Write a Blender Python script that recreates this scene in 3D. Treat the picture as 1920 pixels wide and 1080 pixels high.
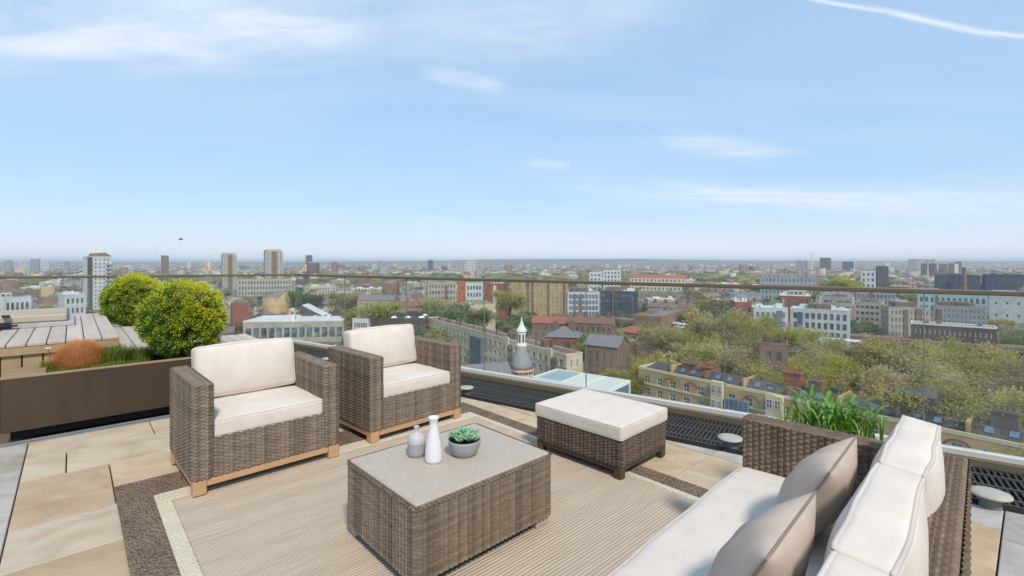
import bpy, math, random
import numpy as np
from mathutils import Vector, Matrix

# ------------------------------------------------------------------ clear
for o in list(bpy.data.objects):
    bpy.data.objects.remove(o, do_unlink=True)
SC = bpy.context.scene
COL = SC.collection
R = math.radians

# ------------------------------------------------------------------ camera
F = 900.0            # focal length in photo pixels (1920 wide)
HOR = 492.0          # photo row of the eye level
EYE = 1.4            # camera height above the terrace
GZ = -40.6           # street level below the terrace
cam = bpy.data.objects.new('camera', bpy.data.cameras.new('camera'))
COL.objects.link(cam)
cam.location = (0, 0, EYE)
cam.rotation_euler = (R(90), 0, 0)
cam.data.sensor_width = 36
cam.data.lens = F / 1920 * 36
cam.data.shift_y = -(540 - HOR) / 1920
cam.data.clip_start = 0.05
cam.data.clip_end = 80000
SC.camera = cam

# ------------------------------------------------------------------ light
SUN_AZ = 158.0       # degrees clockwise from the viewing direction (+Y)
SUN_EL = 50.0
sd = bpy.data.lights.new('sun', 'SUN')
sd.energy = 2.35
sd.angle = R(7.0)
sd.color = (1.0, 0.925, 0.82)
sun = bpy.data.objects.new('sun', sd)
COL.objects.link(sun)
sun.rotation_euler = (R(90 - SUN_EL), 0, R(180 - SUN_AZ))
sun.location = (5, -10, 40)

SC.view_settings.view_transform = 'Standard'
SC.view_settings.look = 'None'
SC.view_settings.exposure = 0.52
SC.view_settings.gamma = 1.0
SC.view_settings.use_curve_mapping = False

# ------------------------------------------------------------------ node helpers
def nn(t, typ, **kw):
    n = t.nodes.new(typ)
    for k, v in kw.items():
        setattr(n, k, v)
    return n
def mth(t, op, a, b=None, c=None, clamp=False):
    n = t.nodes.new('ShaderNodeMath'); n.operation = op; n.use_clamp = clamp
    for i, x in enumerate((a, b, c)):
        if x is None: continue
        if isinstance(x, (int, float)): n.inputs[i].default_value = x
        else: t.links.new(x, n.inputs[i])
    return n.outputs[0]
def mixc(t, fac, a, b, typ='MIX'):
    n = t.nodes.new('ShaderNodeMix'); n.data_type = 'RGBA'; n.blend_type = typ
    for i, x in ((0, fac), (6, a), (7, b)):
        if isinstance(x, (int, float)): n.inputs[i].default_value = x
        elif isinstance(x, tuple): n.inputs[i].default_value = (*x[:3], 1)
        else: t.links.new(x, n.inputs[i])
    return n.outputs[2]

# ------------------------------------------------------------------ sky
W = bpy.data.worlds.new('World'); SC.world = W; W.use_nodes = True
t = W.node_tree; t.nodes.clear()
out = nn(t, 'ShaderNodeOutputWorld'); bg = nn(t, 'ShaderNodeBackground')
bg.inputs[1].default_value = 0.12
sky = nn(t, 'ShaderNodeTexSky'); sky.sky_type = 'NISHITA'; sky.sun_disc = False
sky.sun_elevation = R(SUN_EL); sky.sun_rotation = R(SUN_AZ)
sky.altitude = 50; sky.air_density = 1.0; sky.dust_density = 0.7; sky.ozone_density = 1.0
tc = nn(t, 'ShaderNodeTexCoord'); sep = nn(t, 'ShaderNodeSeparateXYZ')
t.links.new(tc.outputs['Generated'], sep.inputs[0])
dx, dy, dz = sep.outputs
az = mth(t, 'ARCTAN2', dx, dy)
el = mth(t, 'ARCSINE', dz)
def azel(px, py):
    a = math.atan((px - 960) / F)
    return a, math.atan((HOR - py) / F * math.cos(a))
# thin cirrus sheet: noise on the plane of a cloud layer
zz = mth(t, 'ADD', mth(t, 'MAXIMUM', dz, 0.0), 0.10)
cmb = nn(t, 'ShaderNodeCombineXYZ')
t.links.new(mth(t, 'DIVIDE', dx, zz), cmb.inputs[0])
t.links.new(mth(t, 'DIVIDE', dy, zz), cmb.inputs[1])
def cnoise(scale, sx, sy, rot, detail=6, rough=.6, dist=.4):
    mp = nn(t, 'ShaderNodeMapping'); mp.inputs['Scale'].default_value = (sx, sy, 1)
    mp.inputs['Rotation'].default_value = (0, 0, rot)
    t.links.new(cmb.outputs[0], mp.inputs[0])
    n = nn(t, 'ShaderNodeTexNoise'); n.inputs['Scale'].default_value = scale
    n.inputs['Detail'].default_value = detail; n.inputs['Roughness'].default_value = rough
    n.inputs['Distortion'].default_value = dist
    t.links.new(mp.outputs[0], n.inputs['Vector'])
    return n.outputs[0]
n1 = cnoise(1.1, .55, 1.6, R(14))
n2 = cnoise(4.5, .5, 1.4, R(14), 8, .65)
veil = mth(t, 'MULTIPLY', mth(t, 'SUBTRACT', n1, .42, clamp=True), .6, clamp=True)
def wisp(px0, py0, px1, py1, width, strength, edge=.34, gain=3.9, fine=.5):
    """one streak of cloud lying along the great-circle-ish line between two sky directions"""
    a0, e0 = azel(px0, py0); a1, e1 = azel(px1, py1)
    ca, ce = (a0 + a1) / 2, (e0 + e1) / 2
    L = math.hypot(a1 - a0, e1 - e0) / 2; ang = math.atan2(e1 - e0, a1 - a0)
    wd = width / F
    A = mth(t, 'SUBTRACT', az, ca); E = mth(t, 'SUBTRACT', el, ce)
    s = mth(t, 'ADD', mth(t, 'MULTIPLY', A, math.cos(ang) / L), mth(t, 'MULTIPLY', E, math.sin(ang) / L))
    q = mth(t, 'ADD', mth(t, 'MULTIPLY', A, -math.sin(ang) / wd), mth(t, 'MULTIPLY', E, math.cos(ang) / wd))
    r2 = mth(t, 'ADD', mth(t, 'POWER', mth(t, 'ABSOLUTE', s), 4.0), mth(t, 'MULTIPLY', q, q))
    g = mth(t, 'EXPONENT', mth(t, 'MULTIPLY', r2, -1.0))
    nz = mth(t, 'ADD', mth(t, 'MULTIPLY', n2, fine), mth(t, 'MULTIPLY', n1, 1 - fine))
    m = mth(t, 'MULTIPLY', g, mth(t, 'MULTIPLY', mth(t, 'SUBTRACT', nz, edge, clamp=True), gain), clamp=True)
    return mth(t, 'MULTIPLY', m, strength)
W_LIST = [(-250, 90, 330, 62, 30, 1.0), (60, 48, 740, 36, 52, 1.0), (560, 20, 1300, -10, 60, .55), (-300, 20, 560, 0, 60, .7),
          (790, 132, 950, 160, 15, .75), (985, 303, 1070, 312, 9, .55), (1240, 258, 1500, 292, 17, .8),
          (1050, 352, 2050, 378, 22, .85), (1500, 372, 2100, 392, 22, .6),
          (720, 455, 2100, 462, 24, .75), (-400, 476, 2400, 476, 17, .5), (770, 408, 900, 428, 12, .35),
          (1490, -8, 1740, 32, 3, .8, .25, 3.4), (1640, 15, 1880, 68, 4, .95, .25, 3.4), (1810, 56, 2100, 84, 3.2, .95, .25, 3.4)]
mask = veil
for w in W_LIST:
    mask = mth(t, 'MAXIMUM', mask, wisp(*w))
# a thin even veil of high haze: lifts the blue and evens out the bright band over the horizon
sp3 = nn(t, 'ShaderNodeSeparateColor'); t.links.new(sky.outputs[0], sp3.inputs[0]); cb3 = nn(t, 'ShaderNodeCombineColor')
for i, (k, g) in enumerate(((8.0, 1.17), (13.0, 1.20), (22.0, 1.16))):
    ch_ = sp3.outputs[i]
    t.links.new(mth(t, 'MULTIPLY', mth(t, 'DIVIDE', ch_, mth(t, 'MULTIPLY_ADD', ch_, 1 / k, 1.0)), g), cb3.inputs[i])
SKY_TINT = mixc(t, .6, cb3.outputs[0], (2.85, 4.3, 6.1))
CLOUD = (5.0, 5.45, 6.1)
hzn = mth(t, 'MULTIPLY', mth(t, 'EXPONENT', mth(t, 'MULTIPLY', mth(t, 'MULTIPLY', el, el), -1 / .075 ** 2)), .85)   # milky air low over the horizon
SKY_TINT = mixc(t, hzn, SKY_TINT, (5.0, 5.45, 5.9))
final = mixc(t, mask, SKY_TINT, CLOUD)
t.links.new(final, bg.inputs[0]); t.links.new(bg.outputs[0], out.inputs[0])

# ------------------------------------------------------------------ materials
MATS = {}
def mat(name, col, rough=.7, var=.12, scale=4, bump=0, bscale=60, spec=.3, rand=0, stretch=(1, 1, 1),
        col2=None, metallic=0, detail=5, bstretch=None, attr=None, huerand=0, transl=0):
    if name in MATS: return MATS[name]
    m = bpy.data.materials.new(name); m.use_nodes = True; t = m.node_tree
    b = t.nodes['Principled BSDF']
    b.inputs['Roughness'].default_value = rough
    b.inputs['Specular IOR Level'].default_value = spec
    b.inputs['Metallic'].default_value = metallic
    tc = nn(t, 'ShaderNodeTexCoord'); oi = nn(t, 'ShaderNodeObjectInfo')
    def noise(sc, st, det):
        mp = nn(t, 'ShaderNodeMapping'); mp.inputs['Scale'].default_value = st
        t.links.new(tc.outputs['Object'], mp.inputs[0])
        off = nn(t, 'ShaderNodeCombineXYZ'); r = mth(t, 'MULTIPLY', oi.outputs['Random'], 37.0)
        t.links.new(r, off.inputs[0]); t.links.new(r, off.inputs[1]); t.links.new(off.outputs[0], mp.inputs['Location'])
        n = nn(t, 'ShaderNodeTexNoise'); n.inputs['Scale'].default_value = sc; n.inputs['Detail'].default_value = det
        n.inputs['Roughness'].default_value = .6
        t.links.new(mp.outputs[0], n.inputs['Vector']); return n.outputs[0]
    c = tuple(col)
    lo = tuple(max(0, x * (1 - var)) for x in c); hi = tuple(min(1, x * (1 + var)) for x in c)
    if col2: lo, hi = c, tuple(col2)
    f = noise(scale, stretch, detail)
    f = mth(t, 'MULTIPLY_ADD', f, 2.2, -.6, clamp=True)
    o = mixc(t, f, lo, hi)
    if rand:
        k = mth(t, 'MULTIPLY_ADD', oi.outputs['Random'], 2 * rand, 1 - rand)
        h = nn(t, 'ShaderNodeHueSaturation'); t.links.new(o, h.inputs['Color']); t.links.new(k, h.inputs['Value'])
        if huerand:
            r2 = mth(t, 'FRACT', mth(t, 'MULTIPLY', oi.outputs['Random'], 17.31))
            t.links.new(mth(t, 'MULTIPLY_ADD', r2, 2 * huerand, .5 - huerand), h.inputs['Hue'])
            t.links.new(mth(t, 'MULTIPLY_ADD', r2, .5, .75), h.inputs['Saturation'])
        o = h.outputs[0]
    if attr:
        a = nn(t, 'ShaderNodeAttribute'); a.attribute_name = 'tone'
        k = mth(t, 'MULTIPLY_ADD', a.outputs['Fac'], 2 * attr, 1 - attr)
        h = nn(t, 'ShaderNodeHueSaturation'); t.links.new(o, h.inputs['Color']); t.links.new(k, h.inputs['Value'])
        o = h.outputs[0]
    t.links.new(o, b.inputs['Base Color'])
    if bump:
        bp = nn(t, 'ShaderNodeBump'); bp.inputs['Strength'].default_value = bump; bp.inputs['Distance'].default_value = .01
        t.links.new(noise(bscale, bstretch or (1, 1, 1), 4), bp.inputs['Height']); t.links.new(bp.outputs[0], b.inputs['Normal'])
    if transl:
        tr = nn(t, 'ShaderNodeBsdfTranslucent'); t.links.new(o, tr.inputs[0]); ms = nn(t, 'ShaderNodeMixShader')
        ms.inputs[0].default_value = transl
        t.links.new(b.outputs[0], ms.inputs[1]); t.links.new(tr.outputs[0], ms.inputs[2])
        t.links.new(ms.outputs[0], t.nodes['Material Output'].inputs[0])
    MATS[name] = m
    return m
def srgb(r, g, b):
    f = lambda c: (c / 255 / 12.92) if c / 255 < .04045 else ((c / 255 + .055) / 1.055) ** 2.4
    return (f(r), f(g), f(b))

def mat_glass(name, tint, refl=1.0):
    m = bpy.data.materials.new(name); m.use_nodes = True; t = m.node_tree; t.nodes.clear()
    o = nn(t, 'ShaderNodeOutputMaterial'); tr = nn(t, 'ShaderNodeBsdfTransparent'); tr.inputs[0].default_value = (*tint, 1)
    g = nn(t, 'ShaderNodeBsdfGlossy'); g.inputs['Roughness'].default_value = .02
    fr = nn(t, 'ShaderNodeLayerWeight'); ms = nn(t, 'ShaderNodeMixShader')       # Schlick reflection, the same from both faces
    t.links.new(mth(t, 'MULTIPLY_ADD', mth(t, 'POWER', fr.outputs['Facing'], 5.0), .85 * refl, .035 * refl), ms.inputs[0])
    t.links.new(tr.outputs[0], ms.inputs[1]); t.links.new(g.outputs[0], ms.inputs[2])
    # dust film; its pale patches also stand in for reflections and haze
    tc = nn(t, 'ShaderNodeTexCoord'); mp = nn(t, 'ShaderNodeMapping'); mp.inputs['Scale'].default_value = (3, 3, .7); t.links.new(tc.outputs['Object'], mp.inputs[0])
    nz = nn(t, 'ShaderNodeTexNoise'); nz.inputs['Scale'].default_value = 1.6; nz.inputs['Detail'].default_value = 8; t.links.new(mp.outputs[0], nz.inputs['Vector'])
    df = nn(t, 'ShaderNodeBsdfDiffuse'); df.inputs[0].default_value = (.7, .7, .68, 1); m2 = nn(t, 'ShaderNodeMixShader')
    t.links.new(mth(t, 'MULTIPLY', mth(t, 'SUBTRACT', nz.outputs[0], .33, clamp=True), .10), m2.inputs[0])
    t.links.new(ms.outputs[0], m2.inputs[1]); t.links.new(df.outputs[0], m2.inputs[2]); t.links.new(m2.outputs[0], o.inputs[0])
    MATS[name] = m
    return m

# ------------------------------------------------------------------ mesh helpers
class MB:
    def __init__(s): s.v = []; s.f = []; s.m = []
    def add(s, vs, fs, mi=0):
        o = len(s.v); s.v += [tuple(v) for v in vs]; s.f += [[i + o for i in f] for f in fs]; s.m += [mi] * len(fs); return s
    def box(s, x0, x1, y0, y1, z0, z1, mi=0):
        return s.add([(x0, y0, z0), (x1, y0, z0), (x1, y1, z0), (x0, y1, z0), (x0, y0, z1), (x1, y0, z1), (x1, y1, z1), (x0, y1, z1)],
                     [(0, 3, 2, 1), (4, 5, 6, 7), (0, 1, 5, 4), (1, 2, 6, 5), (2, 3, 7, 6), (3, 0, 4, 7)], mi)
    def bbox(s, x0, x1, y0, y1, z0, z1, b=.004, mi=0):
        X = (x0, x1); Y = (y0, y1); Z = (z0, z1); vs = []; ix = {}
        for i in (0, 1):
            for j in (0, 1):
                for k in (0, 1):
                    sx, sy, sz = 1 - 2 * i, 1 - 2 * j, 1 - 2 * k
                    for a in range(3):
                        p = [X[i] + sx * b, Y[j] + sy * b, Z[k] + sz * b]
                        p[a] = (X[i], Y[j], Z[k])[a]
                        ix[(i, j, k, a)] = len(vs); vs.append(tuple(p))
        fs = []
        for a in range(3):
            for e in (0, 1):
                q = []
                for (p, r) in ((0, 0), (1, 0), (1, 1), (0, 1)):
                    c = [0, 0, 0]; c[a] = e; c[(a + 1) % 3] = p; c[(a + 2) % 3] = r
                    q.append(ix[(*c, a)])
                fs.append(q if e else q[::-1])
        for a in range(3):          # edges along axis a
            b1, b2 = (a + 1) % 3, (a + 2) % 3
            for p in (0, 1):
                for r in (0, 1):
                    c0 = [0, 0, 0]; c0[b1] = p; c0[b2] = r; c1 = list(c0); c1[a] = 1
                    q = [ix[(*c0, b1)], ix[(*c1, b1)], ix[(*c1, b2)], ix[(*c0, b2)]]
                    fs.append(q if (p ^ r) else q[::-1])
        for i in (0, 1):
            for j in (0, 1):
                for k in (0, 1):
                    q = [ix[(i, j, k, 0)], ix[(i, j, k, 1)], ix[(i, j, k, 2)]]
                    fs.append(q if (i + j + k) % 2 else q[::-1])
        return s.add(vs, fs, mi)
    def quad(s, a, b, c, d, mi=0): return s.add([a, b, c, d], [(0, 1, 2, 3)], mi)
    def prism(s, poly, z0, z1, mi=0):
        n = len(poly)
        ar = sum(poly[i][0] * poly[(i + 1) % n][1] - poly[(i + 1) % n][0] * poly[i][1] for i in range(n))
        if ar < 0: poly = poly[::-1]
        vs = [(p[0], p[1], z0) for p in poly] + [(p[0], p[1], z1) for p in poly]
        fs = [tuple(range(n))[::-1], tuple(range(n, 2 * n))] + [(i, (i + 1) % n, n + (i + 1) % n, n + i) for i in range(n)]
        return s.add(vs, fs, mi)
    def slab(s, poly, z0, z1, b=.006, mi=0):
        n = len(poly)
        ar = sum(poly[i][0] * poly[(i + 1) % n][1] - poly[(i + 1) % n][0] * poly[i][1] for i in range(n))
        if ar < 0: poly = poly[::-1]
        ins = inset(poly, b)
        vs = [(p[0], p[1], z0) for p in poly] + [(p[0], p[1], z1 - b) for p in poly] + [(p[0], p[1], z1) for p in ins]
        fs = [tuple(range(2 * n, 3 * n))]
        for k in (0, n):
            fs += [(k + i, k + (i + 1) % n, k + n + (i + 1) % n, k + n + i) for i in range(n)]
        return s.add(vs, fs, mi)
    def lathe(s, prof, seg=24, c=(0, 0), mi=0, capb=True, capt=True):
        o = len(s.v); vs = []; fs = []
        for r, z in prof:
            for i in range(seg):
                a = 2 * math.pi * i / seg; vs.append((c[0] + r * math.cos(a), c[1] + r * math.sin(a), z))
        for k in range(len(prof) - 1):
            for i in range(seg):
                j = (i + 1) % seg; fs.append((k * seg + i, k * seg + j, (k + 1) * seg + j, (k + 1) * seg + i))
        if capb: fs.append(tuple(range(seg))[::-1])
        if capt: fs.append(tuple(range((len(prof) - 1) * seg, len(prof) * seg)))
        return s.add(vs, fs, mi)
    def tube(s, pts, rad, seg=6, closed=False, mi=0):
        n = len(pts); P = [Vector(p) for p in pts]; vs = []; fs = []
        if not hasattr(rad, '__len__'): rad = [rad] * n
        for i in range(n):
            a = P[(i - 1) % n] if (closed or i > 0) else P[i]
            b = P[(i + 1) % n] if (closed or i < n - 1) else P[i]
            d = (b - a); d = d.normalized() if d.length > 1e-9 else Vector((0, 0, 1))
            up = Vector((0, 0, 1)) if abs(d.z) < .9 else Vector((1, 0, 0))
            x = d.cross(up).normalized(); y = x.cross(d)
            for k in range(seg):
                g = 2 * math.pi * k / seg
                vs.append(P[i] + (x * math.cos(g) + y * math.sin(g)) * rad[i])
        for i in range(n if closed else n - 1):
            for k in range(seg):
                l = (k + 1) % seg; j = (i + 1) % n
                fs.append((i * seg + k, j * seg + k, j * seg + l, i * seg + l))
        if not closed: fs += [tuple(range(seg))[::-1], tuple(range((n - 1) * seg, n * seg))]
        return s.add(vs, fs, mi)
    def mesh(s, name, mats, smooth=False):
        me = bpy.data.meshes.new(name); me.from_pydata(s.v, [], s.f)
        for m in (mats if isinstance(mats, (list, tuple)) else [mats]): me.materials.append(m)
        if any(s.m): me.polygons.foreach_set('material_index', s.m)
        if smooth: me.polygons.foreach_set('use_smooth', [True] * len(s.f))
        me.update(); return me
    def build(s, name, mats, parent=None, smooth=False, loc=(0, 0, 0), rz=0):
        return link(name, s.mesh(name, mats, smooth), parent, loc, rz)
def inset(poly, b):
    n = len(poly); r = []
    for i in range(n):
        p0, p1, p2 = Vector(poly[i - 1][:2]), Vector(poly[i][:2]), Vector(poly[(i + 1) % n][:2])
        d1 = (p1 - p0).normalized(); d2 = (p2 - p1).normalized()
        n1 = Vector((-d1.y, d1.x)); n2 = Vector((-d2.y, d2.x))
        k = max(.3, 1 + n1.dot(n2)); r.append(tuple(p1 + (n1 + n2) * (b / k)))
    return r
def link(name, me, parent=None, loc=(0, 0, 0), rz=0):
    o = bpy.data.objects.new(name, me); COL.objects.link(o)
    o.location = loc; o.rotation_euler = (0, 0, rz)
    if parent: o.parent = parent
    return o
def npmesh(name, v, f, mats, smooth=False, midx=None, tone=None):
    """v (N,3), f (M,k) arrays"""
    me = bpy.data.meshes.new(name); v = np.asarray(v, np.float32); f = np.asarray(f, np.int32)
    me.vertices.add(len(v)); me.vertices.foreach_set('co', v.ravel())
    k = f.shape[1]; me.loops.add(f.size); me.loops.foreach_set('vertex_index', f.ravel())
    me.polygons.add(len(f)); me.polygons.foreach_set('loop_start', np.arange(len(f), dtype=np.int32) * k)
    me.polygons.foreach_set('loop_total', np.full(len(f), k, np.int32))
    for m in (mats if isinstance(mats, (list, tuple)) else [mats]): me.materials.append(m)
    if midx is not None: me.polygons.foreach_set('material_index', np.asarray(midx, np.int32))
    if smooth: me.polygons.foreach_set('use_smooth', np.ones(len(f), bool))
    me.update(calc_edges=True)
    if tone is not None:
        a = me.attributes.new('tone', 'FLOAT', 'POINT'); a.data.foreach_set('value', np.asarray(tone, np.float32))
    return me
def tag(o, label=None, cat=None, group=None, kind=None):
    if label: o['label'] = label
    if cat: o['category'] = cat
    if group: o['group'] = group
    if kind: o['kind'] = kind
    return o
def thing(name, label, cat, loc=(0, 0, 0), rz=0, group=None):
    o = bpy.data.objects.new(name, None); COL.objects.link(o); o.location = loc; o.rotation_euler = (0, 0, rz)
    o.empty_display_size = .2
    return tag(o, label, cat, group)
KIDS = {}
def dup(root, loc, rz, label=None, group=None, scale=None):
    def cp(o, par):
        c = o.copy(); COL.objects.link(c); c.parent = par
        for ch in KIDS[o.name]: cp(ch, c)
        return c
    def index(o):
        KIDS[o.name] = list(o.children)
        for ch in o.children: index(ch)
    if root.name not in KIDS: index(root)
    r = cp(root, None); r.location = loc; r.rotation_euler = (0, 0, rz)
    if scale: r.scale = scale
    if label: r['label'] = label
    if group: r['group'] = group
    return r

# ------------------------------------------------------------------ positions
def G(px, py, z=0.0):
    """point of the photograph on a level at height z"""
    Y = F * (EYE - z) / (py - HOR); return Vector(((px - 960) / F * Y, Y, z))
def D(px, py, Y):
    return Vector(((px - 960) / F * Y, Y, EYE - (py - HOR) / F * Y))
TH = R(42.5)
U = Vector((math.cos(TH), math.sin(TH), 0)); V = Vector((-math.sin(TH), math.cos(TH), 0))
def uv(u, v, z=0.0): p = U * u + V * v; return Vector((p.x, p.y, z))
RD = Vector((.822, -.569, 0)).normalized(); RN = Vector((.569, .822, 0)).normalized()   # along / across the right balustrade

# =================================================================== TERRACE
M_SLAB = [mat('sandstone_%d' % i, c, .75, scale=1.6, bump=.25, bscale=35, rand=.07, col2=c2, stretch=(1, 1.9, 1)) for i, (c, c2) in enumerate([
    (srgb(178, 153, 121), srgb(200, 178, 148)), (srgb(184, 161, 130), srgb(204, 184, 156)), (srgb(170, 147, 116), srgb(194, 173, 144)),
    (srgb(182, 164, 138), srgb(200, 184, 161))])]
M_GSLAB = mat('grey_slab', srgb(160, 154, 146), .7, scale=2.2, bump=.2, bscale=35, rand=.1, col2=srgb(192, 186, 178))
def mottle(m, c, sc, lo, hi):
    t = m.node_tree; b = t.nodes['Principled BSDF']; lk = b.inputs['Base Color'].links[0].from_socket
    tc = nn(t, 'ShaderNodeTexCoord'); oi = nn(t, 'ShaderNodeObjectInfo'); va = nn(t, 'ShaderNodeVectorMath'); va.operation = 'ADD'
    t.links.new(tc.outputs['Object'], va.inputs[0]); k = mth(t, 'MULTIPLY', oi.outputs['Random'], 91.0); cv = nn(t, 'ShaderNodeCombineXYZ'); t.links.new(k, cv.inputs[0]); t.links.new(cv.outputs[0], va.inputs[1])
    n = nn(t, 'ShaderNodeTexNoise'); n.inputs['Scale'].default_value = sc; n.inputs['Detail'].default_value = 9; n.inputs['Roughness'].default_value = .68; n.inputs['Distortion'].default_value = .8
    t.links.new(va.outputs[0], n.inputs['Vector'])
    r = nn(t, 'ShaderNodeMapRange'); r.inputs[1].default_value = lo; r.inputs[2].default_value = hi; t.links.new(n.outputs[0], r.inputs[0])
    t.links.new(mixc(t, r.outputs[0], lk, mixc(t, 1.0, lk, c, 'MULTIPLY')), b.inputs['Base Color'])
for m_ in M_SLAB: mottle(m_, (.74, .64, .54), 3.2, .44, .78)
mottle(M_GSLAB, (.62, .63, .66), 3, .45, .75); mottle(M_GSLAB, (1.0, .92, .82), 1.3, .45, .7)
M_MORTAR = mat('mortar', srgb(104, 94, 82), .95, bump=.4)
M_STEEL = mat('grating_steel', srgb(74, 72, 70), .55, metallic=.3)
M_ALU = mat('white_aluminium', srgb(206, 203, 192), .4, var=.06)
M_KERB = mat('brown_kerb', srgb(112, 100, 76), .8, bump=.2)
M_BRONZE = mat('bronze_rail', srgb(118, 104, 80), .38, var=.08, spec=.5, metallic=.35)
M_CORTEN = mat('planter_brown', srgb(84, 68, 51), .55, scale=1.1, col2=srgb(54, 43, 33), bump=.1, bscale=12, stretch=(1, 1, .35), detail=9)
M_CORTRIM = mat('planter_trim', srgb(150, 126, 100), .6, scale=3)
M_DARK = mat('black_gap', srgb(38, 36, 34), .8)
M_SOIL = mat('soil', srgb(70, 52, 38), .95, scale=20, bump=.8)
M_DECK = mat('weathered_deck', srgb(184, 172, 158), .8, scale=3, stretch=(5, .4, 1), rand=.09, bump=.3, bscale=40, bstretch=(4, .2, 1))
M_DECKSIDE = mat('deck_side', srgb(164, 142, 108), .8, scale=3, stretch=(5, 5, .5), rand=.10)
M_LID = mat('hatch_lid', srgb(176, 162, 142), .75, scale=2)
M_GLASS = mat_glass('balustrade_glass', (.955, .968, .96), 1.0)
M_GEDGE = mat('glass_edge', srgb(116, 132, 124), .2, spec=.6)

# ---- roof of the own building, paving bed
CR = Vector((-3.80, 8.40, 0))                                    # corner of the balustrade
LD = (Vector((-7.4, 6.9, 0)) - CR).normalized()                  # along the left balustrade, away from the corner
R_END = CR + RD * 12.6; L_END = CR + LD * 8.5
inn = -RN
def off(p, n): return p + RN * n
roof = [tuple((CR + RN * -.86)[:2]), tuple((R_END - RN * .86)[:2]), (8.5, -6), (-9, -6), tuple(L_END[:2])]
b = MB(); b.prism([tuple((CR + LD * .9)[:2])] + roof, GZ, -.045)
tag(b.build('terrace_floor', M_MORTAR), 'sandstone paved floor of the roof terrace', None, kind='structure')
FLOOR = bpy.data.objects['terrace_floor']

def clip(poly, n, c):
    """keep the side n.p <= c"""
    r = []
    for i in range(len(poly)):
        p, q = poly[i - 1], poly[i]
        a = p[0] * n[0] + p[1] * n[1] - c; e = q[0] * n[0] + q[1] * n[1] - c
        if (a <= 0) != (e <= 0):
            k = a / (a - e); r.append((p[0] + (q[0] - p[0]) * k, p[1] + (q[1] - p[1]) * k))
        if e <= 0: r.append(q)
    return r
N_IN = 3.82
rs = random.Random(5)
def paving(u0, u1, v0, v1, ms, lvl=0):
    g = .0035
    P = [tuple(uv(*c)[:2]) for c in ((u0 + g, v0 + g), (u1 - g, v0 + g), (u1 - g, v1 - g), (u0 + g, v1 - g))]
    P = clip(P, (RN.x, RN.y), N_IN - .01)
    if len(P) < 3: return
    c = (sum(p[0] for p in P) / len(P), sum(p[1] for p in P) / len(P))
    P = [(p[0] - c[0], p[1] - c[1]) for p in P]
    ar = abs(sum(P[i - 1][0] * P[i][1] - P[i][0] * P[i - 1][1] for i in range(len(P)))) / 2
    if ar < .01: return
    m = MB(); m.slab(P, -.04, lvl + rs.uniform(-.0015, .0015), .0035)
    m.build('paving_slab', ms, FLOOR, loc=(c[0], c[1], 0))
rows = [(-1.1, -.45), (-.45, .12), (.12, .6), (.6, 1.1), (1.1, 1.6), (1.6, 2.1), (2.1, 2.6), (2.6, 3.13), (3.13, 3.62), (3.62, 4.36), (4.36, 4.85), (4.85, 5.27)]
joints = {8: [-.25, .62, 1.4, 2.1, 3.09], 9: [-.25, .19, 1.05, 1.8, 2.6, 3.1], 10: [-.25, -.03, .95, 1.7, 2.5, 3.1], 11: [-.25, .5, 1.35, 2.1, 2.9]}
for i, (v0, v1) in enumerate(rows):
    if i < 2:
        us = [-.25 + .62 * k for k in range(8)]
        for a, c in zip(us, us[1:]): paving(a, c, v0, v1, M_GSLAB)
        continue
    us = joints.get(i)
    if not us:
        us = [-.25]; x = -.25
        while x < 2.2: x += rs.choice((.5, .62, .74, .86)); us.append(x)
        us[-1] = 3.09
    far = 3.58 if v1 < 1.2 else 3.42
    us = us + [far] if us[-1] < far - .1 else us
    for a, c in zip(us, us[1:]): paving(a, c, v0, v1, rs.choice(M_SLAB))
    paving(us[-1], us[-1] + 1.2, v0, v1, M_GSLAB)
for v0, v1 in [(1.6, 2.35), (2.35, 3.0), (3.0, 3.62), (3.62, 4.6), (4.6, 5.27)]:
    paving(-.85, -.25, v0, v1, M_GSLAB); paving(-1.5, -.85, v0, v1, M_GSLAB)

# ---- slot drain at the foot of the planter
dr = thing('slot_drain', 'narrow metal slot drain along the foot of the brown planter', 'drain', uv(.6, 5.33), TH)
m = MB(); m.bbox(-2.2, 2.1, -.055, -.012, -.04, .004, .003); m.bbox(-2.2, 2.1, .012, .05, -.04, .004, .003); m.build('channel', mat('drain_metal', srgb(150, 150, 148), .35, metallic=.5), dr)
m = MB(); m.box(-2.2, 2.1, -.012, .012, -.04, -.02); m.build('slot', M_DARK, dr)

# ---- edge: grating walkway, kerb, white shoe, glass
def edge_frame(p0, rz): return p0, rz
RZ = math.atan2(RD.y, RD.x)
L = 12.6
gr = thing('edge_grating', 'dark steel bar grating along the inner side of the glass balustrade', 'grating', CR + RD * .0, RZ)
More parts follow.
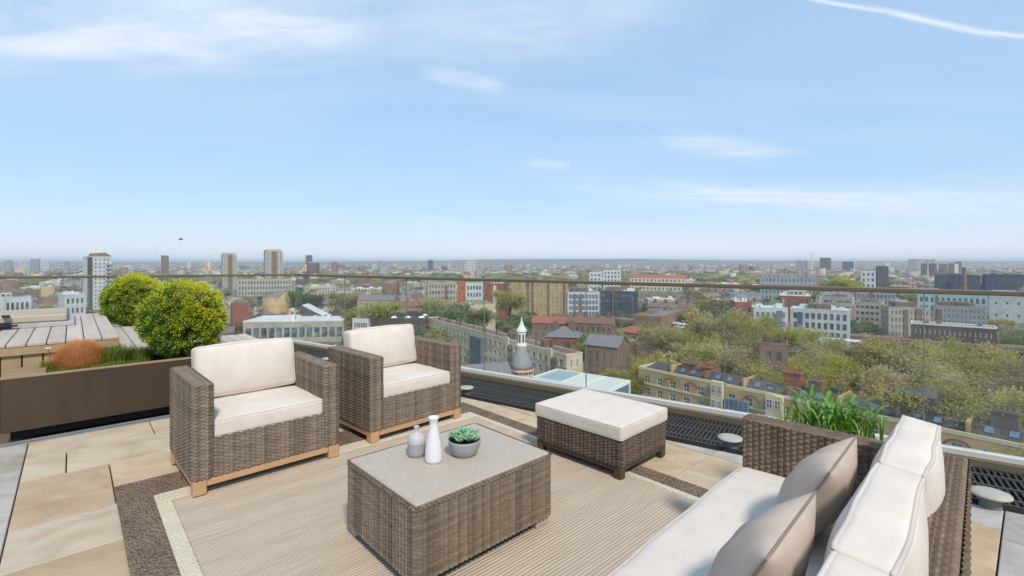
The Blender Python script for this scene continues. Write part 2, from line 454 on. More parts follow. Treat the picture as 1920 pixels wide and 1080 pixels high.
# local x along the edge, local y outwards (RN); the glass plane is at y = 0
yi = N_IN - 4.674
m = MB(); m.box(.2, L, yi + .012, -.06, -.20, -.16); m.build('drainage_bed', mat('bed_grey', srgb(66, 64, 60), .9, bump=.4), gr)
m = MB()
for k in range(int(L / .034)): m.box(.25 + k * .034, .25 + k * .034 + .012, yi + .05, -.085, -.085, -.05)
o = m.build('grating_bar', M_STEEL, gr); o['kind'] = 'stuff'
for yy in (yi + .03, yi + .24, yi + .44, yi + .64, -.075):
    m = MB(); m.box(.2, L, yy - .012, yy + .012, -.088, -.046); m.build('cross_bar', M_STEEL, gr)
m = MB(); m.box(.0, L, yi - .004, yi + .012, -.16, .006); m.build('edge_trim', M_STEEL, gr)
def balustrade(name, label, p0, rz, n, pl, side):
    bl = thing(name, label, 'balustrade', p0, rz)
    L = n * pl
    m = MB(); m.bbox(0, L, -.06 * side if side > 0 else 0, .10 if side > 0 else .06, -.5, 0, .004); m.build('kerb', M_KERB, bl)
    m = MB(); m.bbox(0, L, -.03, .03, 0, .045, .004); m.bbox(0, L, .0305, .075, -.02, .012, .004); m.build('base_shoe', M_ALU, bl)
    m = MB(); m.bbox(0, L, -.028, .028, 1.165, 1.2, .006); m.build('handrail', M_BRONZE, bl)
    for k in range(n):
        m = MB(); m.box(.006, pl - .006, -.006, .006, .045, 1.165)
        m.build('glass_pane', M_GLASS, bl, loc=(k * pl, 0, 0))
        if k:
            m = MB(); m.box(-.003, .003, -.007, .007, .045, 1.165)
            m.build('pane_edge', M_GEDGE, bl, loc=(k * pl, 0, 0))
    return bl
balustrade('glass_balustrade', 'long frameless glass balustrade with bronze handrail behind the ottoman and sofa', CR, RZ, 9, 1.40, 1)
balustrade('glass_balustrade', 'glass balustrade with thin bronze handrail beyond the timber deck', L_END, math.atan2(-LD.y, -LD.x), 6, 8.46 / 6, -1)

# ---- pale mushroom vent caps on the grating strip
def vent(p, s, label):
    v = thing('roof_vent', label, 'vent', (p.x, p.y, -.05), 0, 'vent caps on the edge grating')
    m = MB(); m.lathe([(.055, 0), (.05, .02), (.045, .09), (.06, .115)], 20); m.build('stem', mat('vent_stem', srgb(120, 122, 118), .6), v, True)
    m = MB(); m.lathe([(.02, .112), (.086, .112), (.09, .117), (.088, .124), (.06, .131), (.015, .134)], 28); m.build('cap', mat('vent_cap', srgb(172, 167, 155), .6, scale=14, var=.1), v, True)
    for k in range(4):
        a = k * math.pi / 2 + .5
        m = MB(); m.bbox(-.012, .012, -.012, .012, 0, .035, .003); m.build('clip', M_STEEL, v, loc=(.068 * math.cos(a), .068 * math.sin(a), 0))
    v.scale = (s, s, s)
vent(G(1369, 838), 1.0, 'round pale vent cap on the grating between ottoman and sofa')
vent(G(1857, 950), 1.05, 'round pale vent cap on the grating right of the sofa back')
vent(D(874, 715, 5.15), .9, 'round pale vent cap half hidden by the far armchair')
vent(D(613, 668, 6.7), .9, 'round pale vent cap between the two armchairs')

# ---- planter
pl = thing('planter_box', 'long dark brown metal planter trough along the left of the terrace', 'planter', uv(.5, 5.64), TH)
x0, x1, y0, y1 = -.91, 1.15, -.235, .225
m = MB(); m.bbox(x0 + .05, x1, y0 + .06, y1 - .02, 0, .07, .004); m.build('plinth', M_DARK, pl)
m = MB(); m.bbox(x0, x1, y0, y0 + .02, .07, .485, .003); m.build('front_panel', M_CORTEN, pl)
m = MB(); m.bbox(x0, x1, y1 - .02, y1, .07, .485, .003); m.build('back_panel', M_CORTEN, pl)
for xa in (x0, x1 - .02):
    m = MB(); m.bbox(xa, xa + .02, y0 + .021, y1 - .021, .07, .485, .003); m.build('end_panel', M_CORTEN, pl)
m = MB(); m.bbox(x0 - .004, x1, y0 - .004, y0 + .045, .486, .502, .003); m.bbox(x0 - .004, x1, y1 - .045, y1 + .004, .486, .502, .003)
m.bbox(x0 - .004, x0 + .25, y0 + .0455, y1 - .0455, .486, .502, .003); m.bbox(x1 - .045, x1, y0 + .0455, y1 - .0455, .486, .502, .003); m.build('rim', M_CORTRIM, pl)
m = MB()
ny, nx = 10, 60; vs = []; fs = []; rr = random.Random(3)
for j in range(ny + 1):
    for i in range(nx + 1):
        vs.append((x0 + .03 + (x1 - x0 - .06) * i / nx, y0 + .03 + (y1 - y0 - .06) * j / ny, .452 + rr.uniform(-.012, .012)))
for j in range(ny):
    for i in range(nx): a = j * (nx + 1) + i; fs.append((a, a + 1, a + nx + 2, a + nx + 1))
m.add(vs, fs); m.build('soil', M_SOIL, pl)

# ---- timber deck platform on the left with hatch
def deck(name, label, u0, u1, v0, v1, z, bw, riser=True, side=True, thick=.028):
    d = thing(name, label, 'deck', uv(u1, v0), TH)
    w, dp = u1 - u0, v1 - v0
    n = max(1, round(w / bw)); bw = w / n; g = .0035
    me = None
    mm = MB(); mm.bbox(-bw + g, -g, -.03, dp, z - thick, z, .004); me = mm.mesh('board', M_DECK)
    for k in range(n): link('deck_board', me, d, (-k * bw, 0, 0))
    m = MB(); m.box(-w + .02, -.03, .05, dp - .03, 0, z - thick - .004); m.build('frame', M_DARK, d)
    if riser:
        m = MB(); m.bbox(-w, 0, -.026, -.004, z - .10, z - thick - .003, .003); m.build('fascia', M_DECKSIDE, d)
        mm = MB(); mm.bbox(-.13 + .005, -.005, .0, .02, .0, z - .101, .003); me = mm.mesh('riser_board', M_DECKSIDE)
        for k in range(int(w / .13)): link('riser_board', me, d, (-k * .13, 0, 0))
    if side:
        mm = MB(); mm.bbox(-.024, -.003, .0, dp, 0, (z - thick) / 2 - .004, .003); me = mm.mesh('side_board', M_DECKSIDE)
        link('side_board', me, d, (0, 0, 0)); link('side_board', me, d, (0, 0, (z - thick) / 2))
    return d
deck('deck_platform', 'raised grey timber deck platform behind the planter', -3.4, .33, 5.92, 8.75, .70, .125)
deck('timber_step', 'low timber step running beside the raised deck platform', .36, .70, 5.95, 8.3, .55, .115, riser=True)
deck('timber_step', 'small timber ledge behind the round golden bush', .95, 1.62, 5.95, 6.75, .50, .11, riser=False)
h = thing('roof_hatch', 'low pale roof access hatch with a dark latch on the timber deck', 'hatch', uv(-1.0, 7.75, .70), TH)
m = MB(); m.bbox(-1.5, 1.02, -.52, .62, 0, .05, .006); m.build('base_frame', mat('hatch_frame', srgb(168, 166, 164), .6), h)
m = MB(); m.bbox(-1.5, .96, -.48, .55, .052, .13, .014); m.build('lid', M_LID, h)
BM = mat('black_metal', srgb(40, 40, 42), .4)
m = MB(); m.bbox(.45, .53, -.545, -.525, .0, .075, .004); lt = m.build('latch', BM, h)
m = MB(); m.bbox(.40, .58, -.56, -.546, .03, .05, .004); m.build('handle', BM, lt)
m = MB(); m.bbox(.46, .52, -.54, -.47, .131, .15, .004); m.build('hinge', BM, h)

# =================================================================== PLANTS ON THE TERRACE
M_GOLD = mat('golden_lit_tips', srgb(240, 228, 70), .6, scale=3, rand=0, col2=srgb(212, 216, 62), transl=.5)
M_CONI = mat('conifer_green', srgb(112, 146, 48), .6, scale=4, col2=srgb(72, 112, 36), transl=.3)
M_STEMB = mat('stem_bark', srgb(84, 66, 50), .9)
def leaf_quads(P, N, T, ln, wd, rng):
    """leaf shaped quads: points P, outward N, length ln, width wd (arrays)"""
    n = len(P)
    d = N + rng.normal(0, .45, (n, 3)); d /= np.linalg.norm(d, axis=1, keepdims=True)
    s = np.cross(d, rng.normal(0, 1, (n, 3))); s /= np.linalg.norm(s, axis=1, keepdims=True) + 1e-9
    ln = np.broadcast_to(ln, (n,))[:, None]; wd = np.broadcast_to(wd, (n,))[:, None]
    a = P; b_ = P + d * ln * .5 + s * wd * .5; c = P + d * ln; e = P + d * ln * .5 - s * wd * .5
    v = np.stack([a, b_, c, e], 1).reshape(-1, 3); f = np.arange(n * 4).reshape(-1, 4)
    return v, f
def ball_bush(name, label, loc, rx, rz, zc, seed):
    rng = np.random.default_rng(seed)
    t_ = thing(name, label, 'shrub', loc, 0)
    nb = 600                                                     # sprays on the lumpy ball
    d = rng.normal(0, 1, (nb, 3)); d /= np.linalg.norm(d, axis=1, keepdims=True)
    lump = 1 + .05 * np.sin(d[:, 0] * 5 + seed) * np.sin(d[:, 1] * 6 + 1) + .035 * np.sin(d[:, 2] * 9 + 2 * d[:, 0])
    lump *= rng.uniform(.90, 1.03, nb)
    C = d * np.array([rx, rx, rz]) * lump[:, None] * .9 + np.array([0, 0, zc])
    V_, F_, Mi = [], [], []; o = 0
    for k in range(nb):
        n = 70; q = rng.normal(0, 1, (n, 3)); q /= np.linalg.norm(q, axis=1, keepdims=True)
        sz = rx * rng.uniform(.09, .15)
        P = C[k] + q * sz * rng.uniform(.2, 1, (n, 1)); N = q * .6 + d[k] * .9
        v, f = leaf_quads(P, N, None, rx * rng.uniform(.04, .07, n), rx * .024, rng)
        out_ = (q * d[k]).sum(1)
        gold = rng.random(n) < np.clip(.20 + .55 * (d[k][2] * .75 + .5 * d[k][0]) + .35 * out_ + .3 * (rng.random() - .5), 0, .97)  # golden growth, denser toward top and right to put sunlight into the colour
        V_.append(v); F_.append(f + o); Mi.append(gold.astype(int)); o += len(v)
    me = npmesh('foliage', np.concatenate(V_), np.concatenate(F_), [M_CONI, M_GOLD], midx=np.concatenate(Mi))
    link('foliage', me, t_)
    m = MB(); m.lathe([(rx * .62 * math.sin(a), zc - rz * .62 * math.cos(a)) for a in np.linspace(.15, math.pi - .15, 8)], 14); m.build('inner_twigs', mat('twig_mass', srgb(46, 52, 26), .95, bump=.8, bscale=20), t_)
    m = MB(); m.tube([(0, 0, -.05), (.01, 0, zc * .6)], [.03, .02]); m.build('stem', M_STEMB, t_)
    return t_
pb = D(345, 668, 4.72)
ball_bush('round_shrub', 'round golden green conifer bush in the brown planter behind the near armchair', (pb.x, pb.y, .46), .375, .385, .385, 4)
pb = D(252, 620, 6.6)
pot = thing('planter_pot', 'dark square pot under the rear round bush', 'planter', (pb.x, pb.y, 0), TH)
m = MB(); m.bbox(-.3, .3, -.3, .3, 0, .5, .01); m.build('pot', M_CORTEN, pot); m = MB(); m.box(-.27, .27, -.27, .27, .5, .505); m.build('soil', M_SOIL, pot)
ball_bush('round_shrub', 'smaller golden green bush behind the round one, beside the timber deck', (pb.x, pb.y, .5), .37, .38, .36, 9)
# ---- tuft of rust coloured sedge, green grasses, white flower
def blades(name, loc, n, rx, ry, h, ms, seed, droop=.5, wd=.004, dome=True):
    rng = np.random.default_rng(seed); V_ = []; F_ = []; o = 0
    for k in range(n):
        a = rng.uniform(0, 2 * math.pi); r = math.sqrt(rng.random())
        bx, by = r * math.cos(a), r * math.sin(a)
        hh = h * (math.sqrt(max(.05, 1 - r * r)) if dome else 1) * rng.uniform(.75, 1.08)
        dx_, dy_ = bx * .6 + rng.normal(0, .25), by * .6 + rng.normal(0, .25)
        sx = np.array([-dy_, dx_, 0]); sx /= np.linalg.norm(sx) + 1e-9
        pts = []
        for q in range(5):
            s = q / 4; pts.append(np.array([bx * rx * .75 + dx_ * rx * .7 * s ** 1.6, by * ry * .75 + dy_ * ry * .7 * s ** 1.6, hh * (s - droop * .55 * s ** 3)]))
        for q in range(4):
            w0, w1 = wd * (1 - q / 4.2), wd * (1 - (q + 1) / 4.2)
            V_ += [pts[q] - sx * w0, pts[q] + sx * w0, pts[q + 1] + sx * w1, pts[q + 1] - sx * w1]; F_.append([o, o + 1, o + 2, o + 3]); o += 4
    return npmesh(name, np.array(V_), np.array(F_), ms)
M_RUST = mat('rust_sedge', srgb(236, 188, 130), .8, scale=30, col2=srgb(220, 162, 102), transl=.45)
M_GRASS = mat('planter_grass', srgb(128, 140, 58), .7, scale=20, col2=srgb(92, 118, 44), transl=.25)
def gthing(name, label, cat, px, py, Y, z, n, rx, ry, h, ms, seed, **k):
    p = D(px, py, Y); q = thing(name, label, cat, (p.x, p.y, z), TH)
    link('foliage', blades('foliage', (0, 0, 0), n, rx, ry, h, ms, seed, **k), q); return q
gthing('sedge_tuft', 'rust orange dome of ornamental sedge in the brown planter', 'plant', 150, 690, 4.28, .455, 4200, .20, .17, .36, M_RUST, 1, droop=.45)
gthing('grass_clump', 'loose green grass clump right of the rust orange sedge', 'plant', 213, 680, 4.42, .455, 420, .17, .13, .25, M_GRASS, 2, dome=False)
gthing('grass_clump', 'short green grass clump left of the rust orange sedge', 'plant', 106, 695, 4.18, .455, 300, .12, .10, .13, M_GRASS, 3, dome=False)
gthing('grass_clump', 'thin green grass clump below the round golden bush', 'plant', 262, 672, 4.58, .455, 320, .15, .12, .2, M_GRASS, 6, dome=False)
gthing('ground_cover', 'low green ground cover in front of the rust orange sedge', 'plant', 165, 698, 4.16, .455, 700, .32, .07, .07, M_GRASS, 7, dome=False)
fl = thing('flowering_plant', 'small white flower on a green stem in the planter', 'plant', (D(92, 690, 4.17).x, D(92, 690, 4.17).y, .455), TH)
m = MB(); m.tube([(0, 0, 0), (.004, .004, .12), (-.006, 0, .19)], .003); m.build('stem', M_GRASS, fl)
m = MB()
for k in range(6):
    a = k * math.pi / 3; m.add([(-.006, 0, .19), (-.006 + .018 * math.cos(a - .45), .018 * math.sin(a - .45), .20), (-.006 + .03 * math.cos(a), .03 * math.sin(a), .205), (-.006 + .018 * math.cos(a + .45), .018 * math.sin(a + .45), .20)], [(0, 1, 2, 3)])
m.build('petals', mat('white_petal', srgb(236, 236, 228), .6), fl)
link('leaves', blades('leaves', (0, 0, 0), 120, .05, .05, .08, M_GRASS, 8, wd=.008), fl)

# ---- strap leaved plant behind the sofa arm
M_STRAP = mat('strap_leaf', srgb(122, 164, 58), .45, scale=12, col2=srgb(82, 126, 40), spec=.45, transl=.25, rand=.2)
pp = D(1580, 815, 2.52)
sp = thing('strap_leaf_plant', 'bright green strap leaved plant behind the wicker arm of the sofa', 'plant', (pp.x, pp.y, .42), R(-35)); sp.scale = (1.1, 1.1, 1.3)
rng = np.random.default_rng(12)
def strap(ln, wd, droop, curl):
    m = MB(); vs = []; n = 9
    for q in range(n + 1):
        s = q / n; ang = R(78) - droop * s * s
        x = ln * sum(math.cos(R(78) - droop * (k / n) ** 2) for k in range(q)) / n; z = ln * sum(math.sin(R(78) - droop * (k / n) ** 2) for k in range(q)) / n
        w = wd * (math.sin(math.pi * min(1, .18 + s * .82)) ** .7 + .02)
        vs += [(x, -w, z + w * .35), (x, 0, z), (x, w, z + w * .35)]
    fs = []
    for q in range(n):
        for k in (0, 1): a = q * 3 + k; fs.append((a, a + 1, a + 4, a + 3))
    m.add(vs, fs); return m.mesh('leaf', M_STRAP, True)
lv = [strap(.28, .008, 2.3, 0), strap(.34, .009, 2.9, 0), strap(.24, .008, 1.8, 0)]
for k in range(170):
    o = link('leaf', lv[k % 3], sp, (rng.normal(-.03, .075), rng.uniform(-.12, .12), -.02 + rng.uniform(0, .08)), rng.uniform(0, 6.28))
    o.scale = [rng.uniform(.5, .92)] * 3
pt = thing('planter_pot', 'dark planter pot behind the sofa arm holding strap leaves', 'planter', (pp.x, pp.y, 0), R(-35))
m = MB(); m.bbox(-.24, .24, -.18, .18, 0, .42, .01); m.build('pot', M_CORTEN, pt); m = MB(); m.box(-.21, .21, -.15, .15, .42, .424); m.build('soil', M_SOIL, pt)
yg = thing('grass_clump', 'pale yellow green grass beside the strap leaved plant behind the sofa', 'plant', (D(1492, 800, 2.75).x, D(1492, 800, 2.75).y, 0), 0)
link('foliage', blades('foliage', (0, 0, 0), 420, .12, .10, .66, mat('pale_grass', srgb(176, 178, 70), .7, scale=20, col2=srgb(140, 150, 60), transl=.3), 21, dome=False, droop=.3), yg)

# =================================================================== FURNITURE
def wick(name, c, c2): return mat(name, c, .72, scale=18, col2=c2, attr=.42, spec=.25, stretch=(1, 1, 3))
M_WICK = wick('wicker_taupe', srgb(108, 95, 80), srgb(134, 118, 101))
M_WICKD = wick('wicker_dark', srgb(84, 71, 60), srgb(110, 94, 80))
M_WICKS = wick('wicker_sofa', srgb(98, 82, 68), srgb(126, 107, 88))
M_TEAK = mat('teak', srgb(186, 148, 112), .6, scale=5, stretch=(.6, 6, 6), rand=.05, bump=.1)
M_DWOOD = mat('dark_wood', srgb(78, 64, 52), .6, scale=5, stretch=(1, 6, 6))
def fabric(name, c, c2):
    m = mat(name, c, .9, scale=9, col2=c2, bump=.22, bscale=420, spec=.15)
    return m
M_LINEN = fabric('cream_linen', srgb(208, 196, 183), srgb(221, 209, 196))
M_PIPE = mat('piping_linen', srgb(198, 186, 176), .9)
M_PILLOW = fabric('taupe_linen', srgb(178, 160, 146), srgb(194, 177, 162))
M_PILPIPE = mat('taupe_piping', srgb(140, 124, 110), .9)

def weave_box(name, w, d, z0, z1, r, cw, sp, amp, ms, seed=0, ns=6, nt=3, top=True, topcw=None, alt=.75):
    rng = np.random.default_rng(seed)
    segs = [(w - 2 * r), math.pi * r / 2, (d - 2 * r), math.pi * r / 2] * 2
    Lp = sum(segs[:4]) * 2
    nc = max(4, 2 * round(Lp / cw / 2)); S = nc * ns
    s = np.arange(S) / S * Lp
    px_ = np.zeros((S, 2)); nm = np.zeros((S, 2))
    cs = [(w / 2 - r, -d / 2 + r), (w / 2 - r, d / 2 - r), (-w / 2 + r, d / 2 - r), (-w / 2 + r, -d / 2 + r)]
    for i, x in enumerate(s):
        if x < w - 2 * r: px_[i] = (-w / 2 + r + x, -d / 2); nm[i] = (0, -1); continue
        x -= w - 2 * r
        for side in range(4):
            if x < math.pi * r / 2:
                a = -math.pi / 2 + side * math.pi / 2 + x / r; c = cs[side]
                nm[i] = (math.cos(a), math.sin(a)); px_[i] = (c[0] + r * nm[i][0], c[1] + r * nm[i][1]); break
            x -= math.pi * r / 2
            ln = (d - 2 * r, w - 2 * r, d - 2 * r, 1e9)[side]
            if x < ln:
                k = x
                if side == 0: px_[i] = (w / 2, -d / 2 + r + k); nm[i] = (1, 0)
                elif side == 1: px_[i] = (w / 2 - r - k, d / 2); nm[i] = (0, 1)
                elif side == 2: px_[i] = (-w / 2, d / 2 - r - k); nm[i] = (-1, 0)
                break
            x -= ln
    nr = max(2, round((z1 - z0) / sp)); T = nr * nt + 1
    ti = np.arange(T); j = np.minimum(ti // nt, nr - 1); tau = (ti - j * nt) / nt
    prof = np.sin(np.pi * tau) ** .7
    col = s / Lp * nc
    rib = np.abs(np.sin(np.pi * (col - .5))) ** .6                     # rounded stakes wrapped by the strands
    hgt = 1.9 * amp * rib[None, :] + prof[:, None] * amp * (.35 + alt * np.cos(np.pi * (col[None, :] + j[:, None])))
    hgt = hgt + rng.normal(0, amp * .12, (T, S))
    z = z0 + (z1 - z0) * ti / (T - 1)
    v = np.zeros((T, S, 3)); v[..., :2] = px_[None] + nm[None] * hgt[..., None]; v[..., 2] = z[:, None]
    sag = np.sin(s / Lp * nc * 2.399) * .0
    tone = np.repeat(rng.random((nr + 1))[np.minimum(ti // nt, nr)][:, None], S, 1) * .4 + .6 * rng.random((nc + 1))[np.floor(col).astype(int)][None, :]
    ii = np.arange(S); jj = (ii + 1) % S; base = (np.arange(T - 1) * S)[:, None]
    f = np.stack([base + ii, base + jj, base + S + jj, base + S + ii], -1).reshape(-1, 4)
    V_ = [v.reshape(-1, 3)]; F_ = [f]; Tn = [tone.ravel()]; o = T * S
    if top:
        tc_ = topcw or cw
        long_x = w >= d
        a, b_ = (w, d) if long_x else (d, w)
        nx, ny = max(2, round(a / tc_)) * ns, max(2, round(b_ / sp)) * nt
        X = np.linspace(-a / 2 + .001, a / 2 - .001, nx + 1); Yy = np.linspace(-b_ / 2 + .001, b_ / 2 - .001, ny + 1)
        j2 = np.minimum(np.arange(ny + 1) // nt, ny // nt - 1); pr = np.sin(np.pi * ((np.arange(ny + 1) - j2 * nt) / nt)) ** .7
        hh = pr[:, None] * (amp * .55 + amp * np.cos(np.pi * (np.arange(nx + 1)[None, :] / ns + j2[:, None])))
        ed = np.minimum(np.minimum(X[None] + a / 2, a / 2 - X[None]), np.minimum(Yy[:, None] + b_ / 2, b_ / 2 - Yy[:, None]))
        zz_ = z1 + hh + np.minimum(0, ed - .012) * .8 + .004
        g = np.zeros((ny + 1, nx + 1, 3))
        if long_x: g[..., 0] = X[None]; g[..., 1] = Yy[:, None]
        else: g[..., 1] = X[None]; g[..., 0] = -Yy[:, None]
        g[..., 2] = zz_
        bi = (np.arange(ny) * (nx + 1))[:, None] + np.arange(nx)
        f2 = np.stack([bi, bi + 1, bi + nx + 2, bi + nx + 1], -1).reshape(-1, 4)
        V_.append(g.reshape(-1, 3)); F_.append(f2 + o)
        Tn.append(np.repeat(rng.random(ny + 1)[:, None], nx + 1, 1).ravel())
    return npmesh(name, np.concatenate(V_), np.concatenate(F_), ms, tone=np.concatenate(Tn), smooth=True)

def cushion(name, w, d, h, r, bz, by, parent, loc, tilt=0, rz=0, ms=None, mp=None, seed=0, pipes=('z',), pr=.0045, bx=0, wr=.0025, n=22):
    """box cushion with rounded edges and filling; piping along the long seams; sits with its underside at loc"""
    ms = ms or M_LINEN; mp = mp or M_PIPE
    rng = random.Random(seed); ph = [rng.uniform(0, 6.28) for _ in range(12)]
    H = (w / 2, d / 2, h / 2)
    def axis(a):
        e = [H[a] - r + r * math.sin(k / 4 * math.pi / 4) / math.sin(math.pi / 4) for k in range(1, 5)]
        e = [H[a] - r + r * k / 4 for k in range(1, 5)]
        mid = list(np.linspace(-(H[a] - r), H[a] - r, n))
        return [-x for x in e[::-1]] + mid + e
    def deform(p):
        x, y, z = p
        q = [max(-(H[i] - r), min(H[i] - r, p[i])) for i in range(3)]
        dd = Vector((x - q[0], y - q[1], z - q[2]))
        if dd.length > 1e-9: dd = dd.normalized() * r
        x, y, z = q[0] + dd.x, q[1] + dd.y, q[2] + dd.z
        a, b_, c = x / H[0], y / H[1], z / H[2]
        fz = (1 - abs(a) ** 2.6) * (1 - abs(b_) ** 2.6); fy = (1 - abs(a) ** 2.6) * (1 - abs(c) ** 2.2); fx = (1 - abs(b_) ** 2.6) * (1 - abs(c) ** 2.2)
        z2 = z + bz * max(0, fz) * c; y2 = y + by * max(0, fy) * b_; x2 = x + bx * max(0, fx) * a
        wv = wr * (math.sin(13 * x + 7 * y + ph[0]) * math.sin(9 * z + 11 * y + ph[1]) + .6 * math.sin(27 * x + ph[2]) * math.sin(23 * y + 19 * z + ph[3]))
        return (x2, y2 + wv * (1 if by else .3), z2 + h / 2 + wv)
    ax = [axis(0), axis(1), axis(2)]; idx = {}; vs = []; fs = []
    def vid(p):
        k = (round(p[0], 5), round(p[1], 5), round(p[2], 5))
        if k not in idx: idx[k] = len(vs); vs.append(deform(p))
        return idx[k]
    for a in range(3):
        b1, b2 = (a + 1) % 3, (a + 2) % 3
        for e in (-1, 1):
            for i in range(len(ax[b1]) - 1):
                for j in range(len(ax[b2]) - 1):
                    q = []
                    for (u_, v_) in ((i, j), (i + 1, j), (i + 1, j + 1), (i, j + 1)):
                        p = [0, 0, 0]; p[a] = e * H[a]; p[b1] = ax[b1][u_]; p[b2] = ax[b2][v_]; q.append(vid(tuple(p)))
                    fs.append(q if e > 0 else q[::-1])
    m = MB(); m.add(vs, fs)
    o = m.build(name, ms, parent, True, loc); o.rotation_euler = (tilt, 0, rz)
    for axn in pipes:
        a = 'xyz'.index(axn); b1, b2 = (a + 1) % 3, (a + 2) % 3
        for e in (-1, 1):
            pts = []
            for side in range(4):
                pq = {0: [(x, -H[b2]) for x in ax[b1]], 1: [(H[b1], x) for x in ax[b2]], 2: [(x, H[b2]) for x in ax[b1][::-1]], 3: [(-H[b1], x) for x in ax[b2][::-1]]}[side]
                for (p1, p2) in pq[:-1]:
                    p = [0, 0, 0]; p[a] = e * H[a]; p[b1] = p1; p[b2] = p2; pts.append(deform(tuple(p)))
            mm = MB(); mm.tube(pts, pr, 6, True); mm.build('piping', mp, o, True)
    return o

# ---- rug
RU0, RU1, RV0, RV1 = .19, 2.865, .35, 3.847
def mat_rug(name, c, c2, fu, fv, hgt, basket, low_tint=(.8, .8, .8)):
    m = mat(name, c, .95, scale=7, col2=c2, stretch=(.6, 9, 1) if not basket else (1, 1, 1), spec=.1, var=.1)
    t = m.node_tree; b = t.nodes['Principled BSDF']; tc = nn(t, 'ShaderNodeTexCoord'); sp_ = nn(t, 'ShaderNodeSeparateXYZ')
    t.links.new(tc.outputs['Object'], sp_.inputs[0])
    a = mth(t, 'SINE', mth(t, 'MULTIPLY', sp_.outputs[0], fu)); c_ = mth(t, 'SINE', mth(t, 'MULTIPLY', sp_.outputs[1], fv))
    if basket:
        vo_ = nn(t, 'ShaderNodeTexVoronoi'); vo_.inputs['Scale'].default_value = fu / 4.2; vo_.inputs['Randomness'].default_value = .8; t.links.new(tc.outputs['Object'], vo_.inputs['Vector'])
    hh = mth(t, 'MULTIPLY_ADD', vo_.outputs['Distance'], -2.6, 1.1) if basket else mth(t, 'ADD', c_, mth(t, 'MULTIPLY', a, .4))
    if basket:                                                    # colour darker where the bump pattern is low
        lk = b.inputs['Base Color'].links[0].from_socket
        t.links.new(mixc(t, mth(t, 'MULTIPLY_ADD', hh, .5, .5, clamp=True), mixc(t, 1.0, lk, low_tint, 'MULTIPLY'), lk), b.inputs['Base Color'])
    bp = nn(t, 'ShaderNodeBump'); bp.inputs['Strength'].default_value = 1.0; bp.inputs['Distance'].default_value = hgt
    t.links.new(hh, bp.inputs['Height']); t.links.new(bp.outputs[0], b.inputs['Normal'])
    return m
M_RFIELD = mat_rug('rug_field', srgb(178, 159, 138), srgb(199, 181, 160), 700, 330, .0015, False)
M_RCREAM = mat_rug('rug_cream', srgb(222, 208, 180), srgb(234, 222, 198), 480, 480, .003, True)
M_RBROWN = mat_rug('rug_brown', srgb(140, 120, 102), srgb(174, 154, 134), 300, 300, .006, True, (.42, .38, .34))
rug = thing('area_rug', 'large beige woven rug with cream and brown borders under the seating', 'rug', uv((RU0 + RU1) / 2, (RV0 + RV1) / 2, .004), TH)
hw, hd = (RU1 - RU0) / 2, (RV1 - RV0) / 2
def ring(x0, x1, y0, y1, a0, a1, b0, b1, z):
    m = MB()
    m.bbox(x0, x1, y0, b0, 0, z, .003); m.bbox(x0, x1, b1, y1, 0, z, .003); m.bbox(x0, a0, b0, b1, 0, z, .003); m.bbox(a1, x1, b0, b1, 0, z, .003); return m
ring(-hw, hw, -hd, hd, -hw + .165, hw - .14, -hd + .25, hd - .30, .010).build('brown_border', M_RBROWN, rug)
ring(-hw + .166, hw - .141, -hd + .251, hd - .301, -hw + .24, hw - .185, -hd + .35, hd - .43, .011).build('cream_border', M_RCREAM, rug)
m = MB()
nx = 200; vs = []; fs = []                                   # ribbed field: ridges run along the rug's short side
xa, xb, ya, yb = -hw + .241, hw - .186, -hd + .351, hd - .431
ny = 130 * 2; rr = random.Random(2)
for j in range(ny + 1):
    wob = rr.uniform(-.0006, .0006)
    for i in range(41):
        z = .0085 + (.0010 if j % 2 else 0) + wob + .0007 * math.sin(i * 1.7 + j * .6)
        vs.append((xa + (xb - xa) * i / 40, ya + (yb - ya) * j / ny, z))
for j in range(ny):
    for i in range(40): a = j * 41 + i; fs.append((a, a + 1, a + 42, a + 41))
m.add(vs, fs); m.build('woven_field', M_RFIELD, rug, True)

